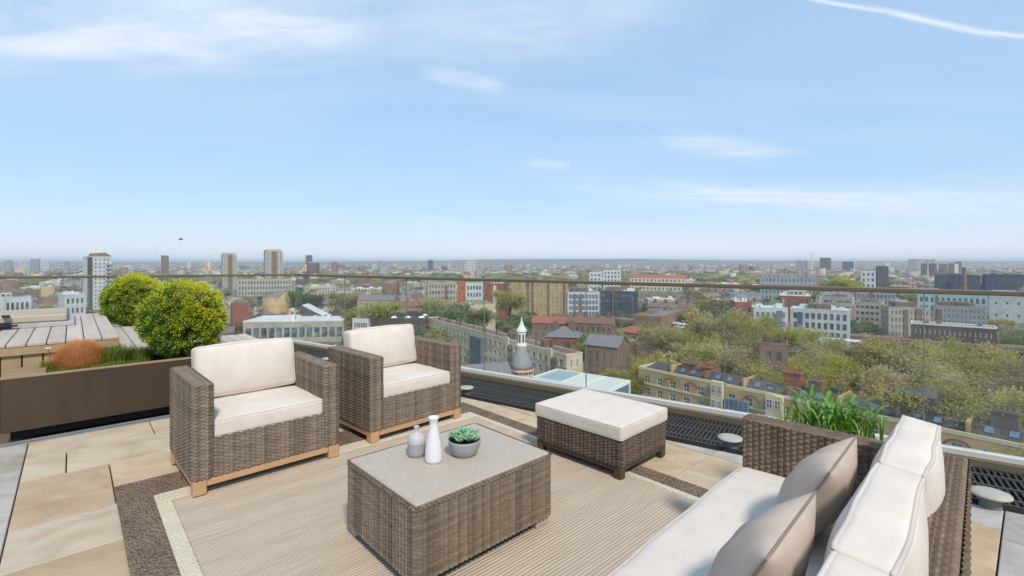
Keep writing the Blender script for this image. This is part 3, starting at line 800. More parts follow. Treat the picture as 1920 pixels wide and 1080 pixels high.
# ---- armchairs
def make_chair(name, label, p1, th):
    Wd, Dp = .885, .72
    c, s = math.cos(th), math.sin(th)
    cx = p1.x + c * Wd / 2 - s * Dp / 2; cy = p1.y + s * Wd / 2 + c * Dp / 2
    t_ = thing(name, label, 'armchair', (cx, cy, .016), th, 'wicker armchairs')
    ze, zt, zb = .667 - .016, 0, .108 - .016
    arm = weave_box('arm', .105, Dp, zb, ze, .018, .030, .0105, .0032, M_WICK, 1)
    for x in (-Wd / 2 + .0525, Wd / 2 - .0525): link('arm', arm, t_, (x, 0, 0))
    link('front_panel', weave_box('front_panel', Wd - .212, .06, zb, .325, .012, .030, .0105, .0034, M_WICK, 2), t_, (0, -Dp / 2 + .034, 0))
    link('backrest', weave_box('backrest', Wd - .212, .07, zb, .60, .015, .034, .0095, .0028, M_WICK, 3), t_, (0, Dp / 2 - .038, 0))
    m = MB(); m.box(-Wd / 2 + .106, Wd / 2 - .106, -Dp / 2 + .066, Dp / 2 - .075, .26, .315); m.build('seat_deck', M_DARK, t_)
    zr = zb - .003
    for y in (-Dp / 2 + .004, Dp / 2 - .044):
        m = MB(); m.bbox(-Wd / 2 + .073, Wd / 2 - .073, y, y + .04, .045, zr, .003); m.build('base_rail', M_TEAK, t_)
    for x in (-Wd / 2 + .002, Wd / 2 - .042):
        m = MB(); m.bbox(x, x + .04, -Dp / 2 + .073, Dp / 2 - .073, .045, zr, .003); m.build('base_rail', M_TEAK, t_)
    m = MB(); m.bbox(-.036, .036, -.036, .036, 0, zr, .004); lg = m.mesh('leg', M_TEAK)
    for x in (-1, 1):
        for y in (-1, 1): link('leg', lg, t_, (x * (Wd / 2 - .036), y * (Dp / 2 - .036), 0))
    cushion('seat_cushion', Wd - .215, .60, .108, .018, .016, .004, t_, (0, -.05, .318), seed=3, bx=0, wr=.0014)
    cushion('back_cushion', Wd - .22, .13, .36, .03, .01, .045, t_, (0, .205, .435), tilt=R(-11), seed=4, pipes=('y',), wr=.0016)
    return t_
make_chair('wicker_armchair', 'near wicker armchair with cream cushions in front of the brown planter', G(361.6, 939), R(44))
make_chair('wicker_armchair', 'far wicker armchair with cream cushions behind the coffee table bottles', G(696, 837), R(46))

# ---- coffee table
ct = R(43)
fp = Vector((-.40, 1.985, 0)); Wt, Dt = .83, .645
cc = fp + Vector((math.cos(ct), math.sin(ct), 0)) * Wt / 2 + Vector((-math.sin(ct), math.cos(ct), 0)) * Dt / 2
tb = thing('coffee_table', 'low boxy wicker coffee table with grey top on the rug', 'table', (cc.x, cc.y, .016), ct)
link('wicker_body', weave_box('wicker_body', Wt, Dt, .045, .362, .022, .027, .0085, .0040, M_WICK, 7, top=False, alt=.15), tb)
m = MB()
vs = []; k = 60
link('rolled_edge', weave_box('rolled_edge', Wt + .004, Dt + .004, .352, .372, .022, .012, .010, .004, M_WICK, 8, top=False), tb)
m = MB(); m.bbox(-Wt / 2 + .006, Wt / 2 - .006, -Dt / 2 + .006, Dt / 2 - .006, .352, .376, .006)
m.build('tabletop', mat('table_top', srgb(170, 156, 140), .5, scale=60, col2=srgb(188, 174, 158), spec=.4, bump=.05, bscale=200), tb)
m = MB(); m.box(-Wt / 2 + .01, Wt / 2 - .01, -Dt / 2 + .01, Dt / 2 - .01, .04, .35); m.build('core', M_DARK, tb)
for x in (-1, 1):
    for y in (-1, 1):
        m = MB(); m.bbox(-.045, .045, -.03, .03, 0, .04, .004); m.build('foot', mat('foot_grey', srgb(168, 158, 148), .5), tb, loc=(x * (Wt / 2 - .055), y * (Dt / 2 - .04), 0))
TT = .016 + .376
# bottles
def on_table(px, py): p = G(px, py, TT); return (p.x, p.y, TT)
b1 = thing('ceramic_bottle', 'short two tone grey stoneware bottle with narrow neck on the coffee table', 'bottle', on_table(781, 853), 0)
m = MB(); m.lathe([(.040, 0), (.045, .004), (.046, .02), (.046, .068)], 32, capt=False); m.build('lower_body', mat('stoneware_grey', srgb(156, 154, 156), .5, scale=30, var=.05), b1, True)
m = MB(); m.lathe([(.0462, .0682), (.046, .085), (.040, .102), (.024, .113), (.013, .118), (.0105, .126), (.011, .14), (.0145, .146), (.0145, .151), (.009, .152), (.008, .14)], 32, capb=False, capt=False); m.build('upper_body', mat('stoneware_pale', srgb(186, 182, 180), .5, scale=30, var=.05), b1, True)
b2 = thing('ceramic_bottle', 'tall white ceramic bottle with flared lip on the coffee table', 'bottle', on_table(813, 864), 0)
m = MB(); m.lathe([(.040, 0), (.044, .003), (.045, .012), (.042, .06), (.036, .10), (.028, .145), (.0225, .175), (.0205, .19), (.0215, .205), (.0265, .216), (.0275, .221), (.0255, .224), (.021, .221), (.018, .20)], 36, capt=False); m.build('body', mat('white_ceramic', srgb(222, 218, 218), .35, var=.03, spec=.45), b2, True)
# succulent bowl
sb = thing('succulent_bowl', 'green succulent in a round grey bowl on the coffee table', 'plant', on_table(871, 852), R(20))
m = MB(); m.lathe([(.040, 0), (.056, .003), (.068, .018), (.080, .045), (.086, .075), (.087, .082), (.084, .084), (.080, .08), (.078, .066)], 40, capt=False); m.build('bowl', mat('bowl_grey', srgb(160, 160, 162), .55, scale=40, var=.05), sb, True)
m = MB(); m.lathe([(.079, .066), (.03, .07), (.001, .071)], 24, capb=False); m.build('soil', M_SOIL, sb)
M_SUCC = mat('succulent_leaf', srgb(112, 158, 116), .5, scale=25, col2=srgb(150, 186, 148), spec=.35, rand=.12)
m = MB(); vs = []; n = 7; pr_ = [(.0, .004), (.18, .0075), (.45, .0115), (.7, .0105), (.88, .006), (1, .0006)]
for s_, w_ in pr_:
    for k in range(8):
        a = k * math.pi / 4; vs.append((s_ * .048, w_ * math.cos(a), .007 * math.sin(s_ * 1.9) + w_ * .42 * math.sin(a)))
fs = []
for q in range(len(pr_) - 1):
    for k in range(8): l = (k + 1) % 8; fs.append((q * 8 + k, q * 8 + l, (q + 1) * 8 + l, (q + 1) * 8 + k))
m.add(vs, fs); lf = m.mesh('leaf', M_SUCC, True)
rr = random.Random(8)
for (cx, cy, sc, zz0) in [(0, 0, 1.35, .098), (.045, .01, 1.1, .09), (-.046, .012, 1.15, .09), (.012, .045, 1.05, .09), (.01, -.046, 1.15, .09), (-.03, -.034, .95, .086), (.046, -.035, .9, .084), (-.028, .045, .9, .086)]:
    for ringi, (nl, tl, sl) in enumerate(((7, 28, 1.0), (6, 50, .9), (4, 72, .7))):
        for k in range(nl):
            o = link('leaf', lf, sb, (cx, cy, zz0 - .008 + .004 * ringi)); s_ = sc * sl * rr.uniform(.88, 1.08)
            o.rotation_euler = (0, -R(tl + rr.uniform(-7, 7)), 2 * math.pi * (k + .5 * ringi) / nl + rr.uniform(-.2, .2)); o.scale = (s_, s_ * 1.05, s_)

# ---- ottoman
ot = R(44.5); L_ = Vector((.170, 3.566, 0)); F_ = Vector((.686, 3.028, 0)); R_ = Vector((1.121, 3.455, 0))
cen = (L_ + R_) / 2
ott = thing('wicker_ottoman', 'dark wicker ottoman with a thick cream cushion on the rug', 'ottoman', (cen.x, cen.y, .010), ot)
ow, od = .605, .745
link('wicker_body', weave_box('wicker_body', ow - .02, od - .02, .085, .255, .02, .032, .010, .003, M_WICKD, 11, top=False), ott)
m = MB(); m.box(-ow / 2 + .025, ow / 2 - .025, -od / 2 + .025, od / 2 - .025, .09, .252); m.build('core', M_DARK, ott)
for y in (-od / 2 + .014, od / 2 - .044):
    m = MB(); m.bbox(-ow / 2 + .066, ow / 2 - .066, y, y + .03, .05, .084, .003); m.build('base_rail', M_DWOOD, ott)
for x in (-ow / 2 + .014, ow / 2 - .044):
    m = MB(); m.bbox(x, x + .03, -od / 2 + .066, od / 2 - .066, .05, .084, .003); m.build('base_rail', M_DWOOD, ott)
m = MB(); m.bbox(-.027, .027, -.027, .027, 0, .084, .004); lg = m.mesh('leg', M_DWOOD)
for x in (-1, 1):
    for y in (-1, 1): link('leg', lg, ott, (x * (ow / 2 - .038), y * (od / 2 - .038), 0))
cushion('seat_cushion', ow + .004, od + .004, .088, .016, .009, .003, ott, (0, 0, .256), seed=6, wr=.001, pr=.004)

# ---- sofa (long side runs along its own x)
st = R(45.5); SU = Vector((math.cos(st), math.sin(st), 0)); SV = Vector((-math.sin(st), math.cos(st), 0))
def suv(u, v, z=0): p = SU * u + SV * v; return Vector((p.x, p.y, z))
u0, u1, v0, v1 = .46, 2.475, .04, .81
so = thing('wicker_sofa', 'long wicker sofa with cream cushions seen from its end', 'sofa', suv((u0 + u1) / 2, (v0 + v1) / 2, 0), st)
sw, sdp = u1 - u0, v1 - v0; hx, hy = sw / 2, sdp / 2
arm = weave_box('arm', .10, sdp - .10, .09, .665, .02, .026, .011, .0034, M_WICKS, 21)
for x in (-hx + .05, hx - .05): link('arm', arm, so, (x, .05, 0))
link('backrest', weave_box('backrest', sw, .10, .09, .668, .016, .030, .013, .0028, M_WICKS, 22, topcw=.020), so, (0, -hy + .05, 0))
link('front_panel', weave_box('front_panel', sw - .205, .06, .09, .28, .015, .040, .0125, .0036, M_WICKS, 23), so, (0, hy - .05, 0))
m = MB(); m.box(-hx + .101, hx - .101, -hy + .102, hy - .082, .2, .288); m.build('seat_deck', M_DARK, so)
m = MB(); m.bbox(-.035, .035, -.035, .035, 0, .09, .004); lg = m.mesh('leg', M_DWOOD)
for x in (-1, 1):
    for y in (-1, 1): link('leg', lg, so, (x * (hx - .045), y * (hy - .05), 0))
cushion('seat_cushion', sw - .204, sdp - .09, .165, .045, .016, .008, so, (0, .062, .29), seed=8, n=30, wr=.0015)
inner = sw - .205; n3 = inner / 3
for k in range(3):
    xc = -inner / 2 + n3 * (k + .5)
    cushion('back_cushion', n3 - .004, .112, .372, .018, .006, .042, so, (xc, -hy + .172 + (.004 if k == 1 else 0), .44), tilt=R(7), seed=30 + k, pipes=('y',), pr=.006, bx=.006, wr=.003)
# ---- throw pillows
def pillow(name, label, u, v, z, w, h, th_, tilt, seed):
    t_ = thing(name, label, 'pillow', suv(u, v, z), st)
    n = 28; m = MB(); vs = []; fs = []; rr = random.Random(seed); ph = [rr.uniform(0, 6) for _ in range(6)]
    def outl(a, b_):
        return (w / 2 * a * (1 - .075 * (1 - b_ * b_)), h / 2 * b_ * (1 - .075 * (1 - a * a)))
    for sgn in (1, -1):
        for j in range(n + 1):
            for i in range(n + 1):
                a, b_ = -1 + 2 * i / n, -1 + 2 * j / n
                a = math.sin(a * math.pi / 2); b_ = math.sin(b_ * math.pi / 2)
                x, y = outl(a, b_)
                th2 = th_ / 2 * (max(0, (1 - a * a) * (1 - b_ * b_))) ** .5
                th2 += .0012 * math.sin(9 * a + ph[0]) * math.sin(8 * b_ + ph[1]) * (1 - a * a) * (1 - b_ * b_) * 3
                vs.append((x, sgn * th2, y + h / 2))
        o = 0 if sgn == 1 else (n + 1) ** 2
        for j in range(n):
            for i in range(n):
                q = [o + j * (n + 1) + i, o + j * (n + 1) + i + 1, o + (j + 1) * (n + 1) + i + 1, o + (j + 1) * (n + 1) + i]
                fs.append(q[::-1] if sgn > 0 else q)
    m.add(vs, fs); c = m.build('cover', M_PILLOW, t_, True); c.rotation_euler = (tilt, 0, 0)
    pts = []
    for side in range(4):
        for k in range(20):
            s = -1 + 2 * k / 20; a, b_ = [(s, -1), (1, s), (-s, 1), (-1, -s)][side]
            x, y = outl(a, b_); pts.append((x, 0, y + h / 2))
    m = MB(); m.tube(pts, .0035, 6, True); m.build('seam_piping', M_PILPIPE, c, True)
    return t_
pillow('throw_pillow', 'taupe throw pillow nearer the far wicker arm of the sofa', 1.875, .495, .458, .42, .365, .17, R(28), 1)
pillow('throw_pillow', 'taupe throw pillow in front, cut by the lower edge of the picture', 1.295, .495, .458, .42, .365, .17, R(28), 2)

# =================================================================== CITY
def brickm(name, c, c2, rand=.0, huerand=0):
    m = mat(name, c, .85, scale=.35, col2=c2, rand=rand, huerand=huerand, detail=10, stretch=(1, 1, .45))
    mottle(m, (.66, .64, .61), .22, .45, .72)                     # soot and rain streaks
    return m
B_YEL = brickm('stock_brick', srgb(176, 150, 104), srgb(198, 174, 128))
B_RED = brickm('red_brick', srgb(146, 84, 64), srgb(164, 104, 82))
B_BRN = brickm('brown_brick', srgb(120, 96, 80), srgb(142, 116, 98))
B_DRK = brickm('dark_brick', srgb(86, 74, 66), srgb(104, 92, 82))
B_CRM = brickm('cream_render', srgb(206, 192, 160), srgb(220, 208, 180))
B_WHT = brickm('white_render', srgb(196, 198, 196), srgb(212, 213, 210))
B_GRY = brickm('grey_panel', srgb(150, 152, 154), srgb(168, 170, 170))
B_CON = brickm('concrete', srgb(172, 166, 152), srgb(190, 184, 170))
B_ORG = brickm('orange_panel', srgb(186, 96, 62), srgb(198, 110, 76))
B_DKB = brickm('dark_blue_clad', srgb(64, 72, 88), srgb(76, 86, 102))
B_TEAL = brickm('pale_teal', srgb(168, 196, 194), srgb(184, 208, 206))
R_SLT = mat('slate_roof', srgb(112, 110, 112), .7, scale=1.2, col2=srgb(134, 132, 134))
R_BRN = mat('brown_tile', srgb(112, 88, 74), .85, scale=1.2, col2=srgb(134, 106, 90))
R_RED = mat('red_tile', srgb(146, 86, 74), .85, scale=1.2, col2=srgb(164, 104, 90))
R_FLT = mat('flat_roof', srgb(112, 108, 102), .9, scale=.5, col2=srgb(146, 142, 136))
R_WHT = mat('white_roof', srgb(208, 210, 210), .7, scale=.3, var=.06)
R_DRK = mat('dark_roof', srgb(70, 68, 66), .8, scale=.4, col2=srgb(92, 90, 86))
R_GRN = mat('green_roof', srgb(138, 142, 96), .9, scale=.4, col2=srgb(160, 160, 118))
G_WIN = mat('city_glass', srgb(46, 52, 60), .12, spec=.6, scale=.33, col2=srgb(128, 136, 142), detail=1, rand=.2)  # pale patches in the colour stand in for curtains and reflections
G_BLU = mat('blue_glass', srgb(96, 120, 140), .1, spec=.7, var=.3, scale=.3)
T_WHT = mat('white_trim', srgb(228, 228, 222), .6, var=.05)
T_CRM = mat('cream_trim', srgb(212, 196, 162), .8, var=.06)
HEROES = []     # (X, Y, radius, az0, az1) kept clear of filler

def grid_open(w, h, bays, floors, fw=.5, fh=.55, z0=.9, mx=.8):
    r = []; bw = (w - 2 * mx) / bays; fl = (h - z0 - .5) / floors
    for j in range(floors):
        for i in range(bays):
            cx = mx + bw * (i + .5); cz = z0 + fl * (j + .45)
            r.append((cx - bw * fw / 2, cx + bw * fw / 2, cz - fl * fh / 2, cz + fl * fh / 2))
    return r
def facade(m, T, w, h, ops, depth=.2, mi=0, z0=0):
    """wall with real openings: T maps (along, inwards, up) to local coordinates"""
    xs = sorted({0, w, *[o[0] for o in ops], *[o[1] for o in ops]}); zs = sorted({z0, h, *[o[2] for o in ops], *[o[3] for o in ops]})
    S = {(round((o[0] + o[1]) / 2, 3), round((o[2] + o[3]) / 2, 3)) for o in ops}
    def inside(x, z): return any(o[0] < x < o[1] and o[2] < z < o[3] for o in ops)
    regular = len(xs) * len(zs) > 400
    # merge: full-height bands between window rows, piers inside the rows
    rows = sorted({(o[2], o[3]) for o in ops})
    z = z0
    for (a, b_) in rows:
        if a > z + 1e-4: m.quad(T(0, 0, z), T(w, 0, z), T(w, 0, a), T(0, 0, a), mi)
        x = 0
        for o in sorted(o for o in ops if (o[2], o[3]) == (a, b_)):
            m.quad(T(x, 0, a), T(o[0], 0, a), T(o[0], 0, b_), T(x, 0, b_), mi); x = o[1]
            m.quad(T(o[0], 0, a), T(o[0], depth, a), T(o[0], depth, b_), T(o[0], 0, b_), mi); m.quad(T(o[1], depth, a), T(o[1], 0, a), T(o[1], 0, b_), T(o[1], depth, b_), mi)
            m.quad(T(o[0], 0, a), T(o[1], 0, a), T(o[1], depth, a), T(o[0], depth, a), mi); m.quad(T(o[0], depth, b_), T(o[1], depth, b_), T(o[1], 0, b_), T(o[0], 0, b_), mi)
        m.quad(T(x, 0, a), T(w, 0, a), T(w, 0, b_), T(x, 0, b_), mi)
        z = b_
    if h > z + 1e-4: m.quad(T(0, 0, z), T(w, 0, z), T(w, 0, h), T(0, 0, h), mi)
def win_mesh(w, h, fr=.09, bars=(1, 1)):
    p = MB(); p.box(-w / 2, w / 2, .0, .03, -h / 2, h / 2); f = MB()
    f.box(-w / 2, w / 2, -.05, -.002, h / 2 - fr, h / 2); f.box(-w / 2, w / 2, -.05, -.002, -h / 2, -h / 2 + fr)
    f.box(-w / 2, -w / 2 + fr, -.05, -.002, -h / 2 + fr, h / 2 - fr); f.box(w / 2 - fr, w / 2, -.05, -.002, -h / 2 + fr, h / 2 - fr)
    for i in range(bars[0]): x = -w / 2 + w * (i + 1) / (bars[0] + 1); f.box(x - fr * .4, x + fr * .4, -.04, -.003, -h / 2 + fr, h / 2 - fr)
    for i in range(bars[1]): z = -h / 2 + h * (i + 1) / (bars[1] + 1); f.box(-w / 2 + fr, w / 2 - fr, -.045, -.004, z - fr * .4, z + fr * .4)
    return p.mesh('window', G_WIN), f.mesh('frame', T_WHT)
def block(name, label, X, Y, rot, w, d, h, bays, floors, wall, roof='flat', rmat=None, fw=.5, fh=.55, each=False, glass=None,
          side_bays=None, z0=GZ, group=None, cat='building', frames=False, trim=None, chim=0, rh=None, balc=None, clear=True, band=None, cut=None, hero_bits=False):
    """local frame: facade on y=0 looking along -y, x centred, body towards +y"""
    t_ = thing(name, label, cat, (X, Y, z0), rot, group)
    rmat = rmat or R_FLT; glass = glass or G_WIN
    m = MB(); hw = w / 2
    of = grid_open(w, h, bays, floors, fw, fh)
    if cut: of = [o for o in of if not cut(o)]
    sb = side_bays if side_bays is not None else max(1, round(bays * d / w))
    osd = grid_open(d, h, sb, floors, fw * .8, fh) if sb else []
    Tf = lambda x, i, z: (x - hw, i, z)
    Tr = lambda x, i, z: (hw - i, x, z)
    Tl = lambda x, i, z: (-hw + i, d - x, z)
    facade(m, Tf, w, h, of); facade(m, Tr, d, h, osd); facade(m, Tl, d, h, osd)
    m.quad((hw, d, 0), (-hw, d, 0), (-hw, d, h), (hw, d, h)); m.quad((-hw, 0, h), (hw, 0, h), (hw, d, h), (-hw, d, h))
    m.build('wall', wall, t_)
    if each:
        cache = {}
        for T, ops, rz in ((Tf, of, 0), (Tr, osd, math.pi / 2), (Tl, osd, -math.pi / 2)):
            for o in ops:
                k = (round(o[1] - o[0], 3), round(o[3] - o[2], 3))
                if k not in cache: cache[k] = win_mesh(*k)
                q = link('window', cache[k][0], t_, T((o[0] + o[1]) / 2, .14, (o[2] + o[3]) / 2), rz); link('frame', cache[k][1], q)
    else:
        p = MB(); fr = MB()
        for T, ops in ((Tf, of), (Tr, osd), (Tl, osd)):
            for o in ops:
                p.quad(T(o[0], .19, o[2]), T(o[1], .19, o[2]), T(o[1], .19, o[3]), T(o[0], .19, o[3]))
                if frames:
                    xm = (o[0] + o[1]) / 2; b_ = (o[1] - o[0]) * .09
                    for (xa, xb) in ((o[0], o[0] + b_), (xm - b_ / 2, xm + b_ / 2), (o[1] - b_, o[1])): fr.quad(T(xa, .15, o[2]), T(xb, .15, o[2]), T(xb, .15, o[3]), T(xa, .15, o[3]))
        if p.f: q = p.build('window_panes', glass, t_); q['kind'] = 'stuff'
        if fr.f: q = fr.build('window_frames', T_WHT, t_); q['kind'] = 'stuff'
    e = .35; m = MB()
    if roof == 'flat':
        for (a, b_, c, d_) in ((-hw - .05, hw + .05, -.05, .3), (-hw - .05, hw + .05, d - .3, d + .05), (-hw - .05, -hw + .3, .301, d - .301), (hw - .3, hw + .05, .301, d - .301)): m.box(a, b_, c, d_, h + .002, h + .6)
        m.build('parapet', trim or wall, t_)
        m = MB(); m.box(-hw + .301, hw - .301, .301, d - .301, h + .002, h + .15)
        rr = random.Random(int(abs(X * 7 + Y)))
        for k in range(rr.randint(3, 7)):
            ww = min(w, d) * rr.choice((.04, .05, .08, .1, .18)); cx, cy = rr.uniform(-hw * .75, hw * .75), rr.uniform(d * .28, d * .72)
            m.box(cx - ww, cx + ww, cy - ww * .7, cy + ww * .7, h + .16, h + rr.uniform(1.2, 2.6))
        m.build('roof', rmat, t_)
    elif roof == 'gable':
        rh = rh or d * .33
        m.add([(-hw - e, -e, h - .1), (hw + e, -e, h - .1), (hw + e, d / 2, h + rh), (-hw - e, d / 2, h + rh), (-hw - e, d + e, h - .1), (hw + e, d + e, h - .1),
               (-hw, 0, h), (-hw, d, h), (-hw, d / 2, h + rh - .15), (hw, 0, h), (hw, d, h), (hw, d / 2, h + rh - .15)],
              [(0, 1, 2, 3), (3, 2, 5, 4)]); m.build('roof', rmat, t_)
        g = MB(); g.add([(-hw, 0, h), (-hw, d, h), (-hw, d / 2, h + rh - .2), (hw, 0, h), (hw, d, h), (hw, d / 2, h + rh - .2)], [(0, 2, 1), (3, 4, 5)]); g.build('gable', wall, t_)
    elif roof == 'hip':
        rh = rh or d * .33; q = min(d / 2, w / 2 - .1)
        m.add([(-hw - e, -e, h - .1), (hw + e, -e, h - .1), (hw + e, d + e, h - .1), (-hw - e, d + e, h - .1), (-hw + q, d / 2, h + rh), (hw - q, d / 2, h + rh)],
              [(0, 1, 5, 4), (1, 2, 5), (2, 3, 4, 5), (3, 0, 4)]); m.build('roof', rmat, t_)
    elif roof == 'barrel':
        nb = max(1, round(w / 9)); bw = w / nb
        for k in range(nb):
            xs = [(-hw + k * bw + bw / 2 - bw * .46 * math.cos(a), h + bw * .4 * math.sin(a)) for a in np.linspace(0, math.pi, 9)]
            vs = [(x, -.2, z) for x, z in xs] + [(x, d, z) for x, z in xs]
            m.add(vs, [(i, i + 1, 10 + i, 9 + i) for i in range(8)] + [tuple(range(9))[::-1], tuple(range(9, 18))])
        m.build('roof', rmat, t_)
    if hero_bits and roof == 'flat' and w > 14:                    # set back top storey, lift shaft, a proud bay or two
        rq = random.Random(int(abs(X * 3 + Y * 5))); alt = rq.choice((B_GRY, B_CON, B_BRN, B_WHT))
        if rq.random() < .75:
            ww, x = w * rq.uniform(.35, .6), rq.uniform(-.15, .15) * w
            c = MB(); c.box(x - ww / 2, x + ww / 2, d * .18, d * .8, h + .16, h + 2.9); c.build('top_storey', alt, t_)
            c = MB()
            for q_ in range(int(ww / 2.4)): c.box(x - ww / 2 + .5 + q_ * 2.4, x - ww / 2 + 1.9 + q_ * 2.4, d * .18 - .05, d * .18 - .003, h + .9, h + 2.4)
            if c.f: e_ = c.build('top_storey_glazing', G_WIN, t_); e_['kind'] = 'stuff'
        for q_ in range(rq.randint(1, 3)):
            x = rq.uniform(-.45, .45) * w; ww = rq.uniform(.5, 1.3); pr = .35 + .12 * q_
            c = MB(); c.box(x - ww, x + ww, -pr, -.003, 0, h - rq.uniform(-.4, 2.5)); c.build('facade_bay', rq.choice((alt, B_BRN, G_BLU)), t_)
    zr = h + (rh * .75 if roof in ('gable', 'hip') and rh else (d * .25 if roof != 'flat' else 0))
    for k in range(chim):
        c = MB(); x = -hw + w * (k + .5) / chim; c.box(x - .9, x + .9, d * .42 - .35, d * .42 + .35, h - .2, h + (rh or 0) + 1.6)
        for q in range(4): c.lathe([(.13, h + (rh or 0) + 1.6), (.11, h + (rh or 0) + 2.2)], 6, (x - .6 + q * .4, d * .42))
        c.build('chimney', B_BRN, t_)
    if balc:
        for o in of:
            if balc(o):
                c = MB(); c.box(o[0] - hw - .3, o[1] - hw + .3, -1.3, -.002, o[2] - .25, o[2] - .1); c.box(o[0] - hw - .3, o[1] - hw + .3, -1.3, -1.22, o[2] - .099, o[2] + .85); c.build('balcony', T_WHT, t_)
    if band:
        c = MB()
        for zz in band[1]: c.box(-hw - .12, hw + .12, -.12, -.002, zz, zz + band[2])
        c.build('string_course', band[0], t_)
    if clear:
        cx, cy = X - math.sin(rot) * d / 2, Y + math.cos(rot) * d / 2
        half = (w * abs(math.cos(rot)) + d * abs(math.sin(rot))) / 2
        a = math.atan2(cx - half, cy); b_ = math.atan2(cx + half, cy)
        HEROES.append((cx, cy, max(w, d) / 2 + 4, a, b_))
    return t_
def hero(name, label, px0, px1, ytop, Y, d, bays, floors, wall, rot=0, **k):
    X0, X1 = (px0 - 960) / F * Y, (px1 - 960) / F * Y; zt = EYE - (ytop - HOR) / F * Y
    z0 = k.pop('z0', GZ); a_ = math.atan2((X0 + X1) / 2, Y); rot -= a_ * .85; X0, X1 = (X0 + X1) / 2 - (X1 - X0) / 2 * math.cos(a_), (X0 + X1) / 2 + (X1 - X0) / 2 * math.cos(a_)
    k.setdefault('hero_bits', Y < 500 and name not in ('station_shed', 'white_tower', 'cream_flat_block', 'dark_roof_depot', 'rooftop_block', 'yellow_apartment_block', 'long_slate_terrace', 'white_warehouse'))
    return block(name, label, (X0 + X1) / 2, Y, rot, X1 - X0, d, zt - z0, bays, floors, wall, z0=z0, **k)

# ---- street level, hills
gm = mat('city_ground', srgb(120, 116, 106), .95, scale=.012, col2=srgb(104, 112, 78), detail=10)
m = MB(); m.box(-26000, 26000, -2000, 26000, GZ - .5, GZ); tag(m.build('city_ground', gm), 'flat city ground reaching to the horizon', None, kind='structure')
hm = mat('hill_woods', srgb(84, 92, 78), .95, scale=.004, col2=srgb(108, 112, 100), detail=8)
vs = []; fs = []; prof = [(-2500, 490.5), (-800, 491), (0, 491), (560, 491.5), (700, 490), (800, 489.5), (880, 487.5), (940, 486), (1010, 486.2), (1200, 485.5), (1330, 487.5), (1450, 489), (1700, 489.5), (1920, 490), (3000, 491), (4600, 491)]
rr = random.Random(4); xs = np.linspace(-2500, 4600, 260)
for i, x in enumerate(xs):
    y = np.interp(x, [p[0] for p in prof], [p[1] for p in prof]) + rr.uniform(-.35, .35)
    for (Yd, k) in ((4700, 0), (5200, .6), (5600, 1), (8000, 0)):
        zt = EYE - (y - HOR) / F * 5600
        vs.append(((x - 960) / F * 5600 * (Yd / 5600) ** .2, Yd, GZ + (zt - GZ) * k if k else GZ - 1))
for i in range(len(xs) - 1):
    for j in range(3): a = i * 4 + j; fs.append((a, a + 4, a + 5, a + 1))
m = MB(); m.add(vs, fs); tag(m.build('hills', hm, None, True), 'low wooded hills along the horizon', None, kind='structure')

# ---- trees
M_BARK = mat('tree_bark', srgb(92, 80, 66), .95, scale=3)
LEAFS = [mat('leaf_olive', srgb(194, 178, 106), .7, scale=.35, col2=srgb(166, 164, 88), rand=.22, huerand=.025, transl=.5),
         mat('leaf_green', srgb(138, 156, 76), .7, scale=.5, col2=srgb(112, 138, 62), rand=.2, huerand=.02, transl=.45),
         mat('leaf_dark', srgb(104, 120, 76), .7, scale=.5, col2=srgb(84, 104, 62), rand=.2, transl=.4)]
def tree_meshes(h, cr, n, leaf, ms, seed, trunk=.35, open_=.48):
    """tapered trunk with limbs (one mesh) and leaf clusters at the twig ends (another)"""
    rr = random.Random(seed); rng = np.random.default_rng(seed); tips = []; m = MB()
    def limb(p, d, ln, r, lvl):
        pts = [p]; q = p.copy(); dd = d.copy(); rad = [r]
        for k in range(4):
            dd = (dd + Vector((rr.uniform(-.25, .25), rr.uniform(-.25, .25), rr.uniform(-.05, .22)))).normalized(); q = q + dd * ln / 4; pts.append(q.copy()); rad.append(r * (1 - .16 * (k + 1)))
        m.tube(pts, rad, 5 if lvl else 7)
        if lvl >= 3: tips.extend(pts[1:]); return
        for k in range(rr.randint(3, 4) if lvl else 6):
            i = rr.randint(2, 4); az_ = rr.uniform(0, 6.28)
            nd = (dd * .55 + Vector((math.cos(az_), math.sin(az_), rr.uniform(-.1, .55))) * .8).normalized()
            limb(pts[i], nd, ln * rr.uniform(.55, .72), rad[i] * .55, lvl + 1)
        if lvl: tips.append(pts[-1])
    limb(Vector((0, 0, 0)), Vector((0, 0, 1)), h * open_, h * .028 * trunk / .35, 0)
    T = np.array([tuple(p) for p in tips]); T = T[T[:, 2] > h * .28]
    c0 = T.mean(0); sc = cr / np.percentile(np.abs(T[:, :2]), 92); zs_ = (h * .98 - h * .3) / max(.1, T[:, 2].max() - T[:, 2].min())
    ids = rng.integers(0, len(T), n); P = T[ids] + rng.normal(0, 1, (n, 3)) * cr * .065
    P[:, :2] = P[:, :2] * sc
    mv = np.array(m.v); k = np.clip((mv[:, 2] - h * .3) / (h * .3), 0, 1); mv[:, :2] *= (1 + (sc - 1) * k)[:, None]; m.v = [tuple(x) for x in mv]
    sz_ = h / np.percentile(P[:, 2], 99.5); P[:, 2] *= sz_; m.v = [(x, y, z * sz_ * .98) for x, y, z in m.v]
    N = P - np.array([0, 0, h * .6]); N /= np.linalg.norm(N, axis=1, keepdims=True) + 1e-9
    v, f = leaf_quads(P, N + rng.normal(0, .5, N.shape), None, leaf * rng.uniform(.7, 1.4, n), leaf * .75, rng)
    return m.mesh('trunk', M_BARK), npmesh('crown', v, f, ms)
LAST = [None]
